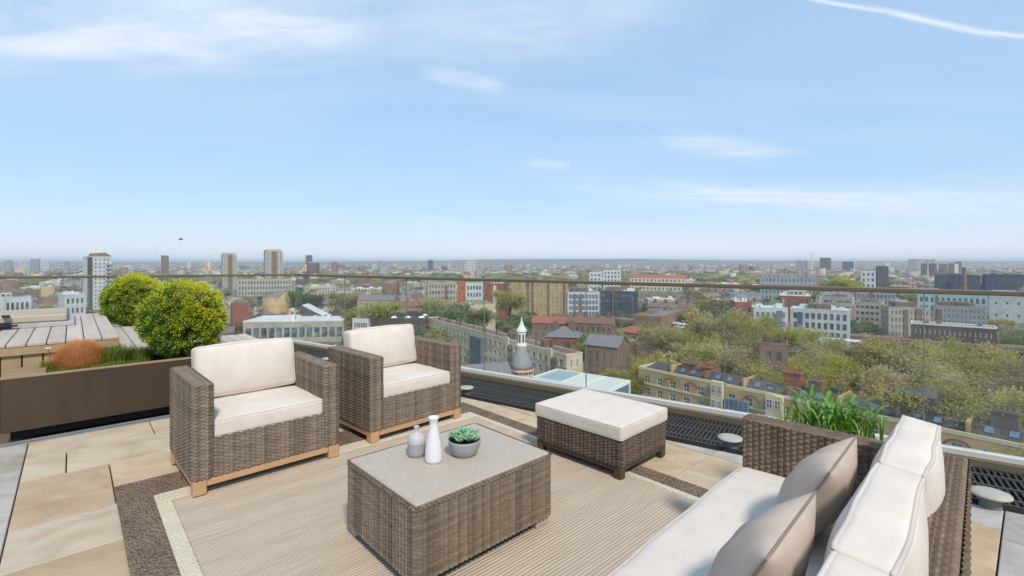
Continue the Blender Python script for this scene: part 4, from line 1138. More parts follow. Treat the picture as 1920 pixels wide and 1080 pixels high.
def make_tree(name, label, meshes, loc, rz, s, group, cat='tree'):
    t_ = thing(name, label, cat, loc, rz, group); link('trunk', meshes[0], t_); link('crown', meshes[1], t_); t_.scale = (s, s, s); LAST[0] = t_; return t_
PLANE = [tree_meshes(22, 8.8, 15000, .46, LEAFS[0], 50 + k) for k in range(4)]
CITYT = [tree_meshes(11, 5.0, 2200, .7, LEAFS[(0, 1, 2, 0, 1)[k]], 70 + k, open_=.34) for k in range(5)]
big = [(1188, 664, 146, 0), (1182, 690, 126, 0), (1215, 628, 150, 0), (1250, 612, 152, 0), (1300, 602, 150, 0), (1345, 590, 150, 0), (1390, 584, 152, 0), (1425, 600, 148, 0), (1320, 630, 136, 0), (1370, 625, 134, 0), (1205, 690, 120, 0), (1240, 668, 128, 0), (1290, 655, 126, 0), (1345, 650, 122, 0), (1395, 655, 118, 0),
       (1500, 655, 122, 0), (1545, 645, 128, 0), (1600, 640, 128, 0), (1655, 642, 122, 0), (1710, 640, 118, 0), (1765, 648, 112, 0), (1820, 655, 106, 0), (1880, 672, 98, 0), (1940, 684, 92, 0), (1520, 690, 100, 0),
       (1575, 688, 98, 0), (1640, 690, 94, 0), (1700, 700, 90, 0), (1770, 706, 88, 0), (1835, 716, 82, 0), (1895, 735, 76, 0), (1155, 690, 142, 0), (1990, 700, 80, 0)]
for i, (px, py, Y, s) in enumerate(big):
    X = (px - 960) / F * Y; zt = EYE - (py - HOR) / F * Y; s = (zt - GZ) / 22
    plc = ('by the brown brick hall' if px < 1225 else 'above the left end of the mansion block' if px < 1320 else 'left of the brown plant room tower' if px < 1450 else 'right of the brown plant room tower' if px < 1590 else
           'behind the strap leaved plant' if px < 1690 else 'above the sofa back cushions' if px < 1800 else 'near the right edge of the picture')
    make_tree('plane_tree', 'olive plane tree, ' + ('back' if (Y > 140 if px < 1460 else Y > 103) else 'front') + ' row, ' + plc, PLANE[i % 4], (X, Y, GZ), i * 1.7, max(.55, s), 'plane trees behind the brick mansion block'); LAST[0].scale = (max(.55, s) * 1.12, max(.55, s) * 1.12, max(.55, s))
    HEROES.append((X, Y, 6, 9, 9))
X = (1912 - 960) / F * 46; make_tree('garden_tree', 'green tree top below the balustrade at the right edge of the picture', PLANE[0], (X + .5, 48, EYE - (836 - HOR) / F * 48 - 11), 1, .5, None)

# ---- brick mansion block running towards the camera on the right
DE = 26.0
A_ = Vector((237 / F * 900 * DE / 199, 900 * DE / 199, 0)); B_ = Vector((1010 / F * 900 * DE / 360, 900 * DE / 360, 0))
rotm = math.atan2(B_.y - A_.y, B_.x - A_.x); Lm = (B_ - A_).length; Mm = (A_ + B_) / 2
hm_ = EYE - DE - GZ
mb = block('mansion_block', 'long yellow brick mansion block with white sash windows below the terrace', Mm.x, Mm.y, rotm, Lm, 8, hm_, 19, 5, B_YEL, roof='flat', rmat=R_DRK,
           fw=.42, fh=.58, each=True, trim=T_CRM, band=(T_CRM, [hm_ - 3.35, hm_ - 6.45], .32))
m = MB()   # low slate mansard set back behind the parapet
m.add([(-Lm / 2 + 1, 1.2, .16), (Lm / 2 - 1, 1.2, .16), (Lm / 2 - 1, 7.6, .16), (-Lm / 2 + 1, 7.6, .16), (-Lm / 2 + 3, 3.4, 1.7), (Lm / 2 - 3, 3.4, 1.7), (Lm / 2 - 3, 5, 1.7), (-Lm / 2 + 3, 5, 1.7)],
      [(0, 1, 5, 4), (1, 2, 6, 5), (2, 3, 7, 6), (3, 0, 4, 7), (4, 5, 6, 7)]); m.build('mansard', R_DRK, mb, loc=(0, 0, hm_))
for k, (f_, ww, hh, ms) in enumerate([(.17, 1.5, 2.6, B_BRN), (.235, 1.1, 2.4, B_RED), (.50, 1.6, 4.4, B_RED), (.56, 1.1, 3.6, B_BRN), (.74, 1.6, 3.6, B_DRK), (.80, 1.2, 3.4, B_DRK), (.93, 1.4, 3.8, B_DRK)]):
    m = MB(); x = -Lm / 2 + Lm * f_; m.box(x - ww, x + ww, 3.0, 4.6, .2, hh); m.box(x - ww - .15, x + ww + .15, 2.85, 4.75, hh, hh + .25)
    for q in range(4): m.lathe([(.16, hh + .25), (.13, hh + .95)], 8, (x - ww * .7 + q * ww * .46, 3.8))
    m.build('chimney', ms, mb, loc=(0, 0, hm_))
for k in range(1, 8):                                            # party walls and rooflights across the mansard
    m = MB(); x = -Lm / 2 + Lm * k / 8; m.box(x - .2, x + .2, .9, 7.7, .1, 2.1); m.build('party_wall', B_YEL if k % 2 else B_BRN, mb, loc=(0, 0, hm_))
    for q in range(2):
        m = MB(); xx = x + 2.2 + q * 2.6; m.add([(xx - .5, 1.9, .75), (xx + .5, 1.9, .75), (xx + .5, 2.9, 1.45), (xx - .5, 2.9, 1.45)], [(0, 1, 2, 3)]); m.v = [(a_, b_, c_ + .06) for a_, b_, c_ in m.v]; m.build('rooflight', G_BLU, mb, loc=(0, 0, hm_))
def bay(x, w, zt, ms, label):
    m = MB(); m.box(x - w / 2, x + w / 2, -1.1, -.002, 0, zt); m.build('bay', ms, mb)
    for q in range(3):
        z = zt - 1.6 - q * 3.1
        me = win_mesh(w * .36, 1.7)
        for s in (-.25, .25):
            o = link('window', me[0], mb, (x + s * w, -1.14, z)); link('frame', me[1], o)
bay(-Lm / 2 + Lm * .305, 2.6, hm_ + .9, T_CRM, ''); bay(-Lm / 2 + Lm * .475, 3.0, hm_ + .4, T_CRM, '')
m = MB(); m.box(-Lm / 2 + Lm * .365 - 2.4, -Lm / 2 + Lm * .365 + 2.4, -.9, -.003, 0, hm_ - 2.2); m.build('glazed_stair', G_BLU, mb)
for q in range(6):
    m = MB(); x = -Lm / 2 + Lm * .365 - 2.4 + q * .96; m.box(x - .05, x + .05, -.98, -.902, 0, hm_ - 2.2); m.build('mullion', B_GRY, mb)
for f_ in (.13, .21, .405, .58, .66, .77, .86):     # relieving arches over the top windows
    m = MB(); x = -Lm / 2 + Lm * f_; vs = []
    for a in np.linspace(0, math.pi, 9): vs += [(x - 1.35 * math.cos(a), -.08, hm_ - 1.9 + 1.0 * math.sin(a)), (x - 1.65 * math.cos(a), -.08, hm_ - 1.9 + 1.28 * math.sin(a))]
    m.add(vs, [(2 * i, 2 * i + 2, 2 * i + 3, 2 * i + 1) for i in range(8)]); m.build('brick_arch', B_RED, mb)
hero('rooftop_block', 'brown brick plant room tower rising behind the mansion block among trees', 1424, 1477, 648, 112, 6, 2, 6, B_BRN, rot=R(-5), roof='flat', rmat=R_DRK)
hero('rooftop_block', 'dark slate turret block at the edge of the mansion roof', 1692, 1752, 742, 78, 5, 2, 6, B_DRK, rot=R(-8), roof='hip', rmat=R_DRK, rh=1.0, side_bays=0)

# ---- white framed glass roof box on the lower wing next door
LW = 8.0
pB, pR, pL = (Vector(((x - 960) / F * 900 * LW / (y - HOR), 900 * LW / (y - HOR), 0)) for x, y in ((1044, 691), (1182, 713), (1000, 707)))
gw, gd = (pR - pB).length, (pL - pB).length; grz = math.atan2((pR - pB).y, (pR - pB).x)
gh = 3.0
gb = thing('glass_roof_house', 'white framed glass rooftop room just beyond the balustrade behind the ottoman', 'glasshouse', (pB.x, pB.y, EYE - LW - gh), grz)
sgn = -1
for (xa, xb, ya, yb) in ((0, gw, -.12, 0), (0, gw, -gd, -gd + .12), (0, .12, -gd + .121, -.121), (gw - .12, gw, -gd + .121, -.121)):
    m = MB(); m.box(xa, xb, ya, yb, gh - .2, gh); m.build('eaves_beam', T_WHT, gb)
for x in np.linspace(.06, gw - .06, 5):
    for y in (-.06, -gd + .06): m = MB(); m.box(x - .06, x + .06, y - .06, y + .06, 0, gh - .201); m.build('post', T_WHT, gb)
m = MB(); m.box(.15, gw * .40, -gd + .13, -.13, gh - .12, gh - .08); m.build('roof_glazing', mat('roof_glazing', srgb(150, 162, 158), .1, spec=.7, scale=.8, var=.2), gb)
m = MB(); m.box(gw * .405, gw - .13, -gd + .13, -.13, gh - .14, gh - .02); m.build('roof_panel', mat('pale_roof_panel', srgb(206, 208, 196), .6, scale=.6, var=.06), gb)
for x in (gw * .40, gw * .68):
    m = MB(); m.box(x - .04, x + .04, -gd + .125, -.125, gh - .019, gh + .01); m.build('roof_bar', T_WHT, gb)
m = MB(); m.box(.13, gw - .13, -gd + .03, -gd + .07, 0, gh - .21); m.box(gw - .09, gw - .05, -gd + .13, -.13, 0, gh - .21); m.build('wall_glazing', G_BLU, gb)
m = MB(); m.box(-5, gw + 5, -gd - 4, 5, GZ - (EYE - LW - gh), -.002); lw = m.build('lower_wing', B_CRM, None, loc=(pB.x, pB.y, EYE - LW - gh), rz=grz); tag(lw, 'flat roofed lower wing under the glass rooftop room', 'building')
HEROES.append((pB.x, pB.y, 16, 9, 9))

# ---- church with white spire and grey dome
cY = 132; cx = (978 - 960) / F * cY
def zz(py, Y): return EYE - (py - HOR) / F * Y
ch = thing('church', 'red brick church with grey dome and white lantern spire', 'church', (cx, cY, GZ), R(20))
q = lambda py: zz(py, cY) - GZ
m = MB(); m.lathe([(3.5, 0), (3.5, q(688))], 8); m.build('tower', B_RED, ch)
m = MB()
for py in (690, 699, 708): m.lathe([(3.62, q(py) - .5), (3.62, q(py))], 8)
m.build('stone_band', T_CRM, ch)
m = MB(); m.lathe([(3.0, q(690)), (2.9, q(684)), (2.5, q(675)), (1.9, q(664)), (1.5, q(655)), (1.25, q(648))], 20); m.build('dome', mat('lead_dome', srgb(146, 150, 150), .6, scale=.8, var=.14), ch, True)
m = MB(); m.lathe([(1.5, q(649)), (1.5, q(645)), (1.25, q(644)), (1.25, q(622)), (1.5, q(621)), (1.35, q(618)), (.75, q(611)), (.3, q(603)), (.06, q(594))], 12); m.build('lantern_spire', T_WHT, ch)
for k in range(8):
    a = k * math.pi / 4; m = MB(); m.box(-.22, .22, -.04, .04, q(641), q(626)); o = m.build('lantern_opening', R_DRK, ch, loc=(1.27 * math.cos(a), 1.27 * math.sin(a), 0), rz=a + math.pi / 2)
for k in range(8):
    a = (k + .5) * math.pi / 4; me = win_mesh(1.3, 3.0)
    o = link('window', me[0], ch, (3.3 * math.cos(a), 3.3 * math.sin(a), q(702)), a + math.pi / 2); link('frame', me[1], o)
m = MB(); m.box(-17, -4.4, -5, 5, 0, q(705)); m.build('nave_wall', B_RED, ch)
m = MB(); m.add([(-17.4, -5.4, q(706)), (-4.0, -5.4, q(706)), (-4.0, 0, q(676)), (-17.4, 0, q(676)), (-17.4, 5.4, q(706)), (-4.0, 5.4, q(706))], [(0, 1, 2, 3), (3, 2, 5, 4), (0, 3, 4), (1, 5, 2)]); m.build('nave_roof', R_SLT, ch)
HEROES.append((cx - 5, cY, 18, math.atan2(-10, 100), math.atan2(6, 100)))

# ---- long cream terrace winding past the church
DY = 27.0
P1 = Vector(((1062 - 960) / F * 900 * DY / (668 - HOR), 900 * DY / (668 - HOR), 0)); P2 = Vector(((800 - 960) / F * 900 * DY / (597 - HOR), 900 * DY / (597 - HOR), 0))
rott = math.atan2((P1 - P2).y, (P1 - P2).x); Lt = (P1 - P2).length; mt = (P1 + P2) / 2
ht = EYE - DY - GZ
ty = block('long_terrace', 'long cream mansion terrace with arched bays leading past the church', mt.x, mt.y, rott, Lt, 6, ht, 30, 4, B_CRM, roof='flat', rmat=R_BRN, fw=.45, fh=.6, each=True, chim=5, band=(B_YEL, [ht - 3.6], .3))
m = MB(); x = -Lt / 2 + Lt * .50; m.box(x - 4.5, x + 4.5, -1.6, -.1, 0, ht - 1.5); m.build('scaffold_wrap', mat('blue_wrap', srgb(96, 108, 122), .8, scale=.4, col2=srgb(120, 130, 138)), ty)
for f_ in (.70, .93):
    m = MB(); x = -Lt / 2 + Lt * f_; m.box(x - 1, x + 1, -.6, -.01, 0, ht + 1.2); m.build('pier', T_CRM, ty)
    for q_ in range(4):
        m = MB(); m.lathe([(.9, 0), (1.1, .5), (.9, 1.5), (.5, 2.1)], 8); m.build('dark_oriel', R_DRK, ty, loc=(x + 2.2, -.5, ht - 3.2 - q_ * 3.2))

# ---- other buildings one can tell apart  (photo columns, roof row, distance)
S = R(-30)
hero('slate_roof_house', 'grey slate hipped roof house with white chimneys behind the church', 1022, 1086, 632, 172, 11, 5, 3, B_RED, rot=S * .3, roof='hip', rmat=R_SLT, rh=3.2, chim=2)
hero('brick_hall', 'tall brown brick gabled hall with narrow windows beside the plane trees', 1092, 1160, 648, 140, 9, 4, 2, B_BRN, rot=R(-25), roof='gable', rmat=R_SLT, fw=.25, fh=.8, rh=2.6)
hero('balcony_flats', 'red roofed brown flats with stacked white balconies', 1150, 1200, 622, 178, 9, 3, 5, B_BRN, rot=R(-30), roof='hip', rmat=R_RED, rh=1.8, balc=lambda o: True)
hero('red_roof_house', 'long red tiled roof house behind the white spire', 996, 1062, 606, 235, 9, 6, 3, B_BRN, rot=R(-12), roof='gable', rmat=R_RED)
hero('brown_roof_terrace', 'brown tiled roof terrace right of the white spire', 1062, 1150, 606, 225, 9, 8, 3, B_BRN, rot=R(-14), roof='gable', rmat=R_BRN, chim=4)
hero('cream_flat_block', 'low cream flat roofed block with a blank wall left of the spire', 868, 930, 573, 270, 16, 2, 1, B_CRM, rot=R(14), roof='flat', rmat=R_GRN, fw=.1, fh=.1)
hero('yellow_apartment_block', 'large tan brick apartment block with columns of balconies in the middle distance', 958, 1064, 530, 372, 18, 14, 8, B_YEL, rot=R(-6), roof='flat', fw=.45, fh=.5, frames=True)
yb_ = bpy.data.objects['yellow_apartment_block']; wy = 106 / F * 372; hy_ = zz(530, 372) - GZ
for f_ in (.30, .38, .66, .94):
    m = MB(); x = -wy / 2 + wy * f_; m.box(x - .9, x + .9, -.35, -.003, 0, hy_ + .3); m.build('brown_strip', B_BRN, yb_)  # proud brown strips whose dark colour stands in for shaded recesses
hero('apartment_block', 'terracotta clad apartment block wing with flat roof', 857, 872, 532, 350, 16, 2, 5, B_ORG, roof='flat', rot=R(0))
hero('apartment_block', 'white gridded apartment block between two terracotta wings', 873, 905, 531, 349, 16, 5, 5, B_WHT, roof='flat', fw=.6)
hero('apartment_block', 'dark red brick block right of the white gridded apartments', 906, 946, 533, 350, 18, 4, 5, B_RED, roof='flat', fw=.22, fh=.3, rot=R(-8))
hero('apartment_block', 'pale grey brick flats left of the terracotta wing', 802, 856, 530, 390, 14, 9, 5, B_CON, roof='flat', rot=R(6))
hero('office_block', 'white framed glass office with dark curtain walling', 1064, 1124, 549, 330, 18, 9, 5, B_WHT, roof='flat', fw=.82, fh=.7, glass=G_BLU, rot=R(4))
hero('office_block', 'dark glazed office block with white roof plant', 1126, 1190, 547, 345, 22, 10, 5, B_DKB, roof='flat', rmat=R_WHT, fw=.8, fh=.55, rot=R(-10))
hero('white_flats', 'small white flats left of a taller white pair above the handrail', 1105, 1128, 511, 720, 14, 3, 4, B_WHT)
hero('white_flats', 'taller white flats above the handrail left of centre right', 1131, 1164, 507, 715, 16, 5, 5, B_WHT)
hero('long_roof_row', 'pale rendered row with red roof above the handrail', 1180, 1285, 521, 700, 12, 14, 3, B_CRM, roof='gable', rmat=R_RED, rot=R(-6))
hero('white_apartment_block', 'white framed modern apartment block with pale blue glass corner', 1412, 1478, 579, 236, 14, 6, 4, B_WHT, rot=R(8), roof='flat', rmat=R_WHT, fw=.55, glass=G_BLU)
hero('white_apartment_block', 'white gridded apartment block with dark square windows on the right', 1480, 1592, 582, 228, 14, 9, 4, B_WHT, rot=R(-8), roof='flat', rmat=R_WHT, fw=.6, fh=.65)
hero('red_brick_block', 'red brick stair tower at the left end of the white apartments', 1378, 1410, 568, 246, 12, 3, 4, B_RED, rot=R(8), roof='flat', rmat=R_WHT, fw=.3)
hero('red_brick_block', 'red brick hall with white roof behind the white apartments', 1462, 1520, 555, 300, 20, 6, 2, B_RED, rot=R(-4), roof='flat', rmat=R_WHT, trim=T_WHT, fw=.45, fh=.75)
hero('arched_roof_flats', 'grey flats with a row of barrel roofs above the handrail', 1424, 1530, 519, 520, 14, 14, 4, B_GRY, roof='barrel', rmat=B_GRY, fw=.4)
hero('concrete_flats', 'beige concrete flats with dark ribbon windows', 1540, 1598, 558, 330, 14, 4, 4, B_CON, rot=R(-6), roof='flat', fw=.8, fh=.4)
hero('concrete_flats', 'tan concrete flats stepping down behind the trees', 1600, 1652, 568, 300, 14, 5, 4, B_CON, rot=R(-14), roof='flat', fw=.7, fh=.45)
hero('long_slate_terrace', 'long dark slate terrace with white parapet and white windows on the right', 1705, 1866, 612, 205, 10, 16, 3, B_DRK, rot=R(-4), roof='flat', rmat=R_SLT, trim=T_WHT, glass=T_WHT, fw=.26, fh=.5)
hero('grey_apartment_crescent', 'pale grey apartment crescent with tall windows behind the slate terrace', 1664, 1746, 578, 262, 14, 10, 4, B_CON, rot=R(10), roof='flat', frames=True)
hero('grey_apartment_crescent', 'pale grey apartment wing right of the crescent', 1748, 1850, 576, 290, 14, 12, 4, B_GRY, rot=R(-5), roof='flat', frames=True)
hero('teal_roof_depot', 'long depot with pale green roof on the right', 1718, 1850, 553, 390, 40, 12, 2, B_TEAL, rot=R(-4), roof='flat', rmat=B_TEAL)
hero('white_warehouse', 'big white warehouse at the right edge of the picture', 1852, 1990, 556, 330, 40, 6, 2, B_WHT, rot=R(-6), roof='flat', rmat=R_WHT, fw=.2, fh=.2)
hero('white_roof_block', 'grey flats with white roof deck just under the handrail on the right', 1605, 1680, 548, 400, 20, 10, 3, B_GRY, roof='flat', rmat=R_WHT)
hero('dark_shed', 'dark blue shed with flat roof above the handrail on the right', 1756, 1838, 517, 620, 30, 8, 2, B_DKB, roof='flat', rmat=R_DRK, fw=.2, fh=.3)
hero('dark_shed', 'dark slate blue shed at the far right above the handrail', 1846, 1925, 516, 600, 30, 8, 2, B_DKB, roof='flat', rmat=R_DRK, fw=.2, fh=.3)
hero('white_shop', 'low white building left of the dark sheds above the handrail', 1614, 1642, 508, 760, 14, 3, 3, B_WHT)
hero('dark_flats', 'dark brown flats beside a low white building above the handrail', 1644, 1666, 500, 800, 16, 4, 6, B_DRK)
# left side
hero('white_tower', 'white residential tower with dark vertical stripe and brown penthouse on the left', 165, 210, 482, 430, 18, 5, 13, B_WHT, rot=R(18), roof='flat', rmat=R_BRN, fw=.34, fh=.45)
tw = bpy.data.objects['white_tower']; wt = 45 / F * 430; htw = zz(482, 430) - GZ
m = MB(); m.box(-wt / 2 + .1 * wt, -wt / 2 + .26 * wt, -.25, -.003, 0, htw); m.build('dark_stripe', B_DRK, tw)
m = MB(); m.add([(-wt * .25, 1, htw + .62), (wt * .4, 1, htw + .62), (wt * .4, 14, htw + .62), (-wt * .25, 14, htw + .62), (-wt * .2, 2, htw + 3.4), (wt * .2, 2, htw + 4.2), (wt * .36, 13, htw + 2), (-wt * .2, 13, htw + 3.4)], [(0, 1, 5, 4), (1, 2, 6, 5), (2, 3, 7, 6), (3, 0, 4, 7), (4, 5, 6, 7)]); m.build('penthouse', B_BRN, tw)
for k in range(11):
    m = MB(); m.box(wt * .18, wt * .42, -1.4, -.003, 4 + k * htw / 13.2, 4 + k * htw / 13.2 + 1.0); m.build('balcony', B_GRY, tw)
def tower(label, px0, px1, ytop, Y, wall, floors=16):
    t_ = hero('concrete_tower', label, px0, px1, ytop + 3, Y, 20, 5, floors, wall, roof='flat', fw=.55, fh=.4, rot=R(12))
    w = (px1 - px0) / F * Y; h = zz(ytop + 3, Y) - GZ
    m = MB(); m.box(-w * .12, w * .12, -.5, -.004, 0, h + .3); m.build('brown_strip', B_BRN, t_)
    m = MB(); m.box(-w * .36, w * .36, 3, 15, h + .2, h + 3.4); m.build('roof_plant', B_CON, t_)
tower('tan concrete tower block, right of the pair behind the round bushes', 498, 531, 469, 680, B_CON)
tower('tan concrete tower block, left of the pair behind the round bushes', 418, 445, 475, 740, B_CON)
hero('far_tower', 'slim brown tower left of the tan concrete pair', 302, 315, 480, 1150, 16, 3, 14, B_BRN)
hero('far_tower', 'dark blue glass tower right of the tan concrete pair', 573, 585, 479, 1900, 24, 3, 14, B_DKB)
hero('far_tower', 'small grey tower on the skyline left of centre', 708, 716, 489, 2000, 16, 2, 9, B_GRY)
hero('far_tower', 'small dark tower on the skyline above the far armchair', 802, 812, 488, 1900, 16, 2, 9, B_DKB)
for i, (a, b_) in enumerate(((857, 872), (875, 890), (892, 905))): hero('slab_tower', ('left', 'middle', 'right')[i] + ' of three pale slab towers on the skyline', a, b_, 489, 1350, 14, 3, 10, (B_CON, B_WHT, B_CON)[i])
for i, (a, b_, y) in enumerate(((6, 22, 489), (36, 55, 490), (57, 74, 486), (76, 92, 491), (118, 128, 491))): hero('slab_tower', ('dark slab tower at the left edge of the skyline', 'white slab tower, first of three at far left', 'grey slab tower between two white ones at far left', 'white slab tower, third of three at far left', 'thin grey tower left of the white residential tower')[i], a, b_, y, 1500, 16, 4, 10, (B_GRY, B_WHT, B_GRY, B_WHT, B_GRY)[i])
for i, (a, b_, y, w_) in enumerate(((1492, 1515, 489, B_GRY), (1538, 1558, 484, B_DRK), (1580, 1602, 491, B_DKB), (1704, 1720, 486, B_CON), (1722, 1735, 486, B_WHT), (1736, 1754, 487, B_CON), (1728, 1738, 495, B_DRK), (1743, 1756, 495, B_DRK), (1762, 1774, 496, B_BRN), (1780, 1790, 495, B_BRN), (1791, 1803, 491, B_DRK))):
    hero('slab_tower', ('squat grey tower left of the darkest one on the right skyline', 'dark square tower on the right skyline', 'low dark blue slab right of the dark square tower', 'leftmost pale tower of the right hand cluster', 'white tower inside the right hand cluster', 'rightmost pale tower of the right hand cluster', 'first brown slab in front of the right hand cluster', 'second brown slab in front of the right hand cluster', 'third brown slab in front of the right hand cluster', 'fourth brown slab in front of the right hand cluster', 'dark tall slab at the right end of the cluster')[i], a, b_, y, 1700 if y < 493 else 1300, 16, 3, 9, w_)
c = thing('brick_chimney', 'tall brown industrial chimney by the dark sheds on the right', 'chimney', ((1808 - 960) / F * 610, 610, GZ)); m = MB(); m.lathe([(2.6, 0), (2.0, zz(503, 610) - GZ)], 14); m.lathe([(2.3, zz(503, 610) - GZ), (2.3, zz(503, 610) - GZ + 1.2)], 14); m.build('stack', B_BRN, c)
hero('white_low_block', 'white low rise with dark windows behind the timber deck hatch', -40, 60, 559, 300, 14, 10, 2, B_WHT, rot=R(10), roof='flat', fw=.6)
hero('white_low_block', 'white cubic villas below the white residential tower', 120, 162, 553, 320, 14, 4, 3, B_WHT, rot=R(20), roof='flat', rmat=R_WHT)
hero('low_slab_block', 'long pale low rise between the tan concrete towers', 446, 548, 524, 600, 14, 18, 3, B_CON, roof='flat')
hero('brown_brick_block', 'brown brick box left of the station roof beside the round bush', 436, 470, 570, 300, 12, 3, 2, B_RED, roof='flat', fw=.2, fh=.2, rot=R(10))
hero('yellow_terrace', 'sunlit yellow brick terrace behind the far armchair', 742, 792, 575, 290, 10, 8, 4, B_YEL, rot=R(-12), roof='gable', rmat=R_BRN, frames=True)
hero('yellow_terrace', 'yellow brick terrace row beside the gull wing roofs', 668, 740, 563, 320, 10, 10, 4, B_YEL, rot=R(-16), roof='gable', rmat=R_SLT, frames=True)
hero('gridded_office', 'white gridded office facade above the far armchair cushion', 660, 692, 600, 222, 14, 6, 4, B_WHT, rot=R(-14), roof='flat', fw=.7, fh=.6)
sk = hero('dark_roof_depot', 'dark flat roof with round white skylights behind the far armchair', 694, 800, 599, 225, 26, 10, 2, B_DRK, rot=R(-10), roof='flat', rmat=R_DRK, fw=.5)
hd_ = zz(599, 225) - GZ
for k in range(8):
    m = MB(); m.lathe([(1.6, 0), (1.3, .5), (.5, .8)], 12); m.build('skylight', T_WHT, sk, loc=(-10 + (k % 4) * 6.6, 6 + (k // 4) * 9, hd_ + .16))
hero('station_shed', 'long white roofed station shed behind the near armchair', 452, 652, 603, 252, 26, 13, 1, B_CON, rot=R(-14), roof='flat', rmat=R_WHT, trim=T_WHT, fw=.72, fh=.55)
gw_ = thing('gull_wing_roof', 'dark gull wing roof with white edges behind the station shed', 'building', ((606 - 960) / F * 275, 275, GZ), R(4))
wz = zz(592, 275) - GZ; wh = 40 / F * 275
for s in (-1, 1):
    m = MB(); m.add([(s * .5, 0, wz), (s * wh, 0, wz + 6.2), (s * wh, 12, wz + 6.2), (s * .5, 12, wz)], [(0, 1, 2, 3) if s > 0 else (3, 2, 1, 0)]); m.build('roof_wing', R_WHT, gw_)
    m = MB(); m.add([(s * .5, .2, wz - .1), (s * wh, .2, wz - .1), (s * wh, .2, wz + 6), (s * .5, 11, wz - .1), (s * wh, 11, wz - .1), (s * wh, 11, wz + 6)], [(0, 1, 2), (3, 5, 4), (1, 4, 5, 2)]); m.build('gable', R_DRK, gw_)
m = MB(); m.box(-wh, wh, .25, 11, 0, wz - .11); m.build('wall', B_CRM, gw_)
HEROES.append(((606 - 960) / F * 275, 275, 18, 9, 9))
# ---- railway: viaduct, platform canopies, white trains
def longbox(name, label, cat, x0, y0, x1, y1, z, w, h, ms, group=None, extra=None):
    Y0 = F * (EYE - z) / (y0 - HOR); Y1 = F * (EYE - z) / (y1 - HOR); a = Vector(((x0 - 960) / F * Y0, Y0, 0)); b_ = Vector(((x1 - 960) / F * Y1, Y1, 0))
    L_ = (b_ - a).length; t_ = thing(name, label, cat, (*((a + b_) / 2)[:2], 0), math.atan2((b_ - a).y, (b_ - a).x), group)
    m = MB(); m.bbox(-L_ / 2, L_ / 2, -w / 2, w / 2, z - h, z, .1); m.build('body' if extra else 'deck', ms, t_)
    if extra: extra(t_, L_, w, z, h)
    return t_
def arches(t_, L_, w, z, h):
    n = int(L_ / 9)
    for k in range(n):
        m = MB(); x = -L_ / 2 + (k + .5) * L_ / n; m.box(x - 1.2, x + 1.2, -w / 2 + .3, w / 2 - .3, GZ, z - h - .003); m.build('pier', B_BRN, t_)
longbox('railway_viaduct', 'brick railway viaduct crossing behind the plane trees', 'viaduct', 1040, 588, 1950, 652, GZ + 8, 9, 2.2, B_BRN, extra=arches)
longbox('platform_canopy', 'white platform canopy roof by the railway in the middle distance', 'canopy', 1216, 598, 1316, 612, GZ + 12.5, 5, .5, R_WHT)
longbox('platform_canopy', 'white platform canopy roof half hidden by trees on the right', 'canopy', 1466, 626, 1622, 640, GZ + 12.5, 5, .5, R_WHT)
longbox('platform_canopy', 'pale platform canopy roof at the far right behind the trees', 'canopy', 1822, 668, 1900, 680, GZ + 12.5, 5, .5, R_WHT)
def train(t_, L_, w, z, h):
    n = int(L_ / 3)
    for k in range(n):
        m = MB(); x = -L_ / 2 + (k + .5) * L_ / n; m.box(x - .9, x + .9, -w / 2 - .05, -w / 2 - .004, z - h * .45, z - h * .2); m.build('window', G_WIN, t_)
longbox('train', 'white train carriage with dark windows on the railway left of the white apartments', 'train', 1266, 611, 1310, 617, GZ + 11.8, 2.8, 3.4, T_WHT, extra=train)
longbox('train', 'white train carriage with dark windows behind the right hand trees', 'train', 1480, 640, 1512, 645, GZ + 11.8, 2.8, 3.4, T_WHT, extra=train)

# ---- parked cars in the yard behind the near armchair
CAR = {}
def car_mesh(col):
    b_ = MB(); b_.bbox(-2.1, 2.1, -.85, .85, .35, .85, .12); b_.add([(-1.5, -.78, .85), (1.2, -.78, .85), (1.2, .78, .85), (-1.5, .78, .85), (-1.0, -.65, 1.45), (.5, -.65, 1.45), (.5, .65, 1.45), (-1.0, .65, 1.45)], [(0, 1, 5, 4), (1, 2, 6, 5), (2, 3, 7, 6), (3, 0, 4, 7), (4, 5, 6, 7)])
    return b_
carm = [mat('car_white', srgb(226, 226, 224), .3, spec=.5), mat('car_silver', srgb(160, 164, 168), .3, spec=.5), mat('car_dark', srgb(52, 56, 62), .3, spec=.5)]
wheel = MB(); wheel.add([(.32 * math.cos(a), y, .32 + .32 * math.sin(a)) for y in (-.1, .1) for a in np.linspace(0, 2 * math.pi, 10, endpoint=False)], [tuple(range(10)), tuple(range(10, 20))[::-1]] + [(i, (i + 1) % 10, 10 + (i + 1) % 10, 10 + i) for i in range(10)]); wheel = wheel.mesh('wheel', R_DRK)
for k, ms in enumerate(carm):
    o = thing('parked_car', '', 'car'); link('body', car_mesh(0).mesh('body', ms), o)
    for x in (-1.35, 1.35):
        for y in (-.8, .8): link('wheel', wheel, o, (x, y, 0))
    CAR[k] = o
rr = random.Random(6); used = set(); LBL = ['white parked car in the yard below the station shed', 'silver parked car in the yard below the station shed', 'dark parked car in the yard below the station shed']
n = 0
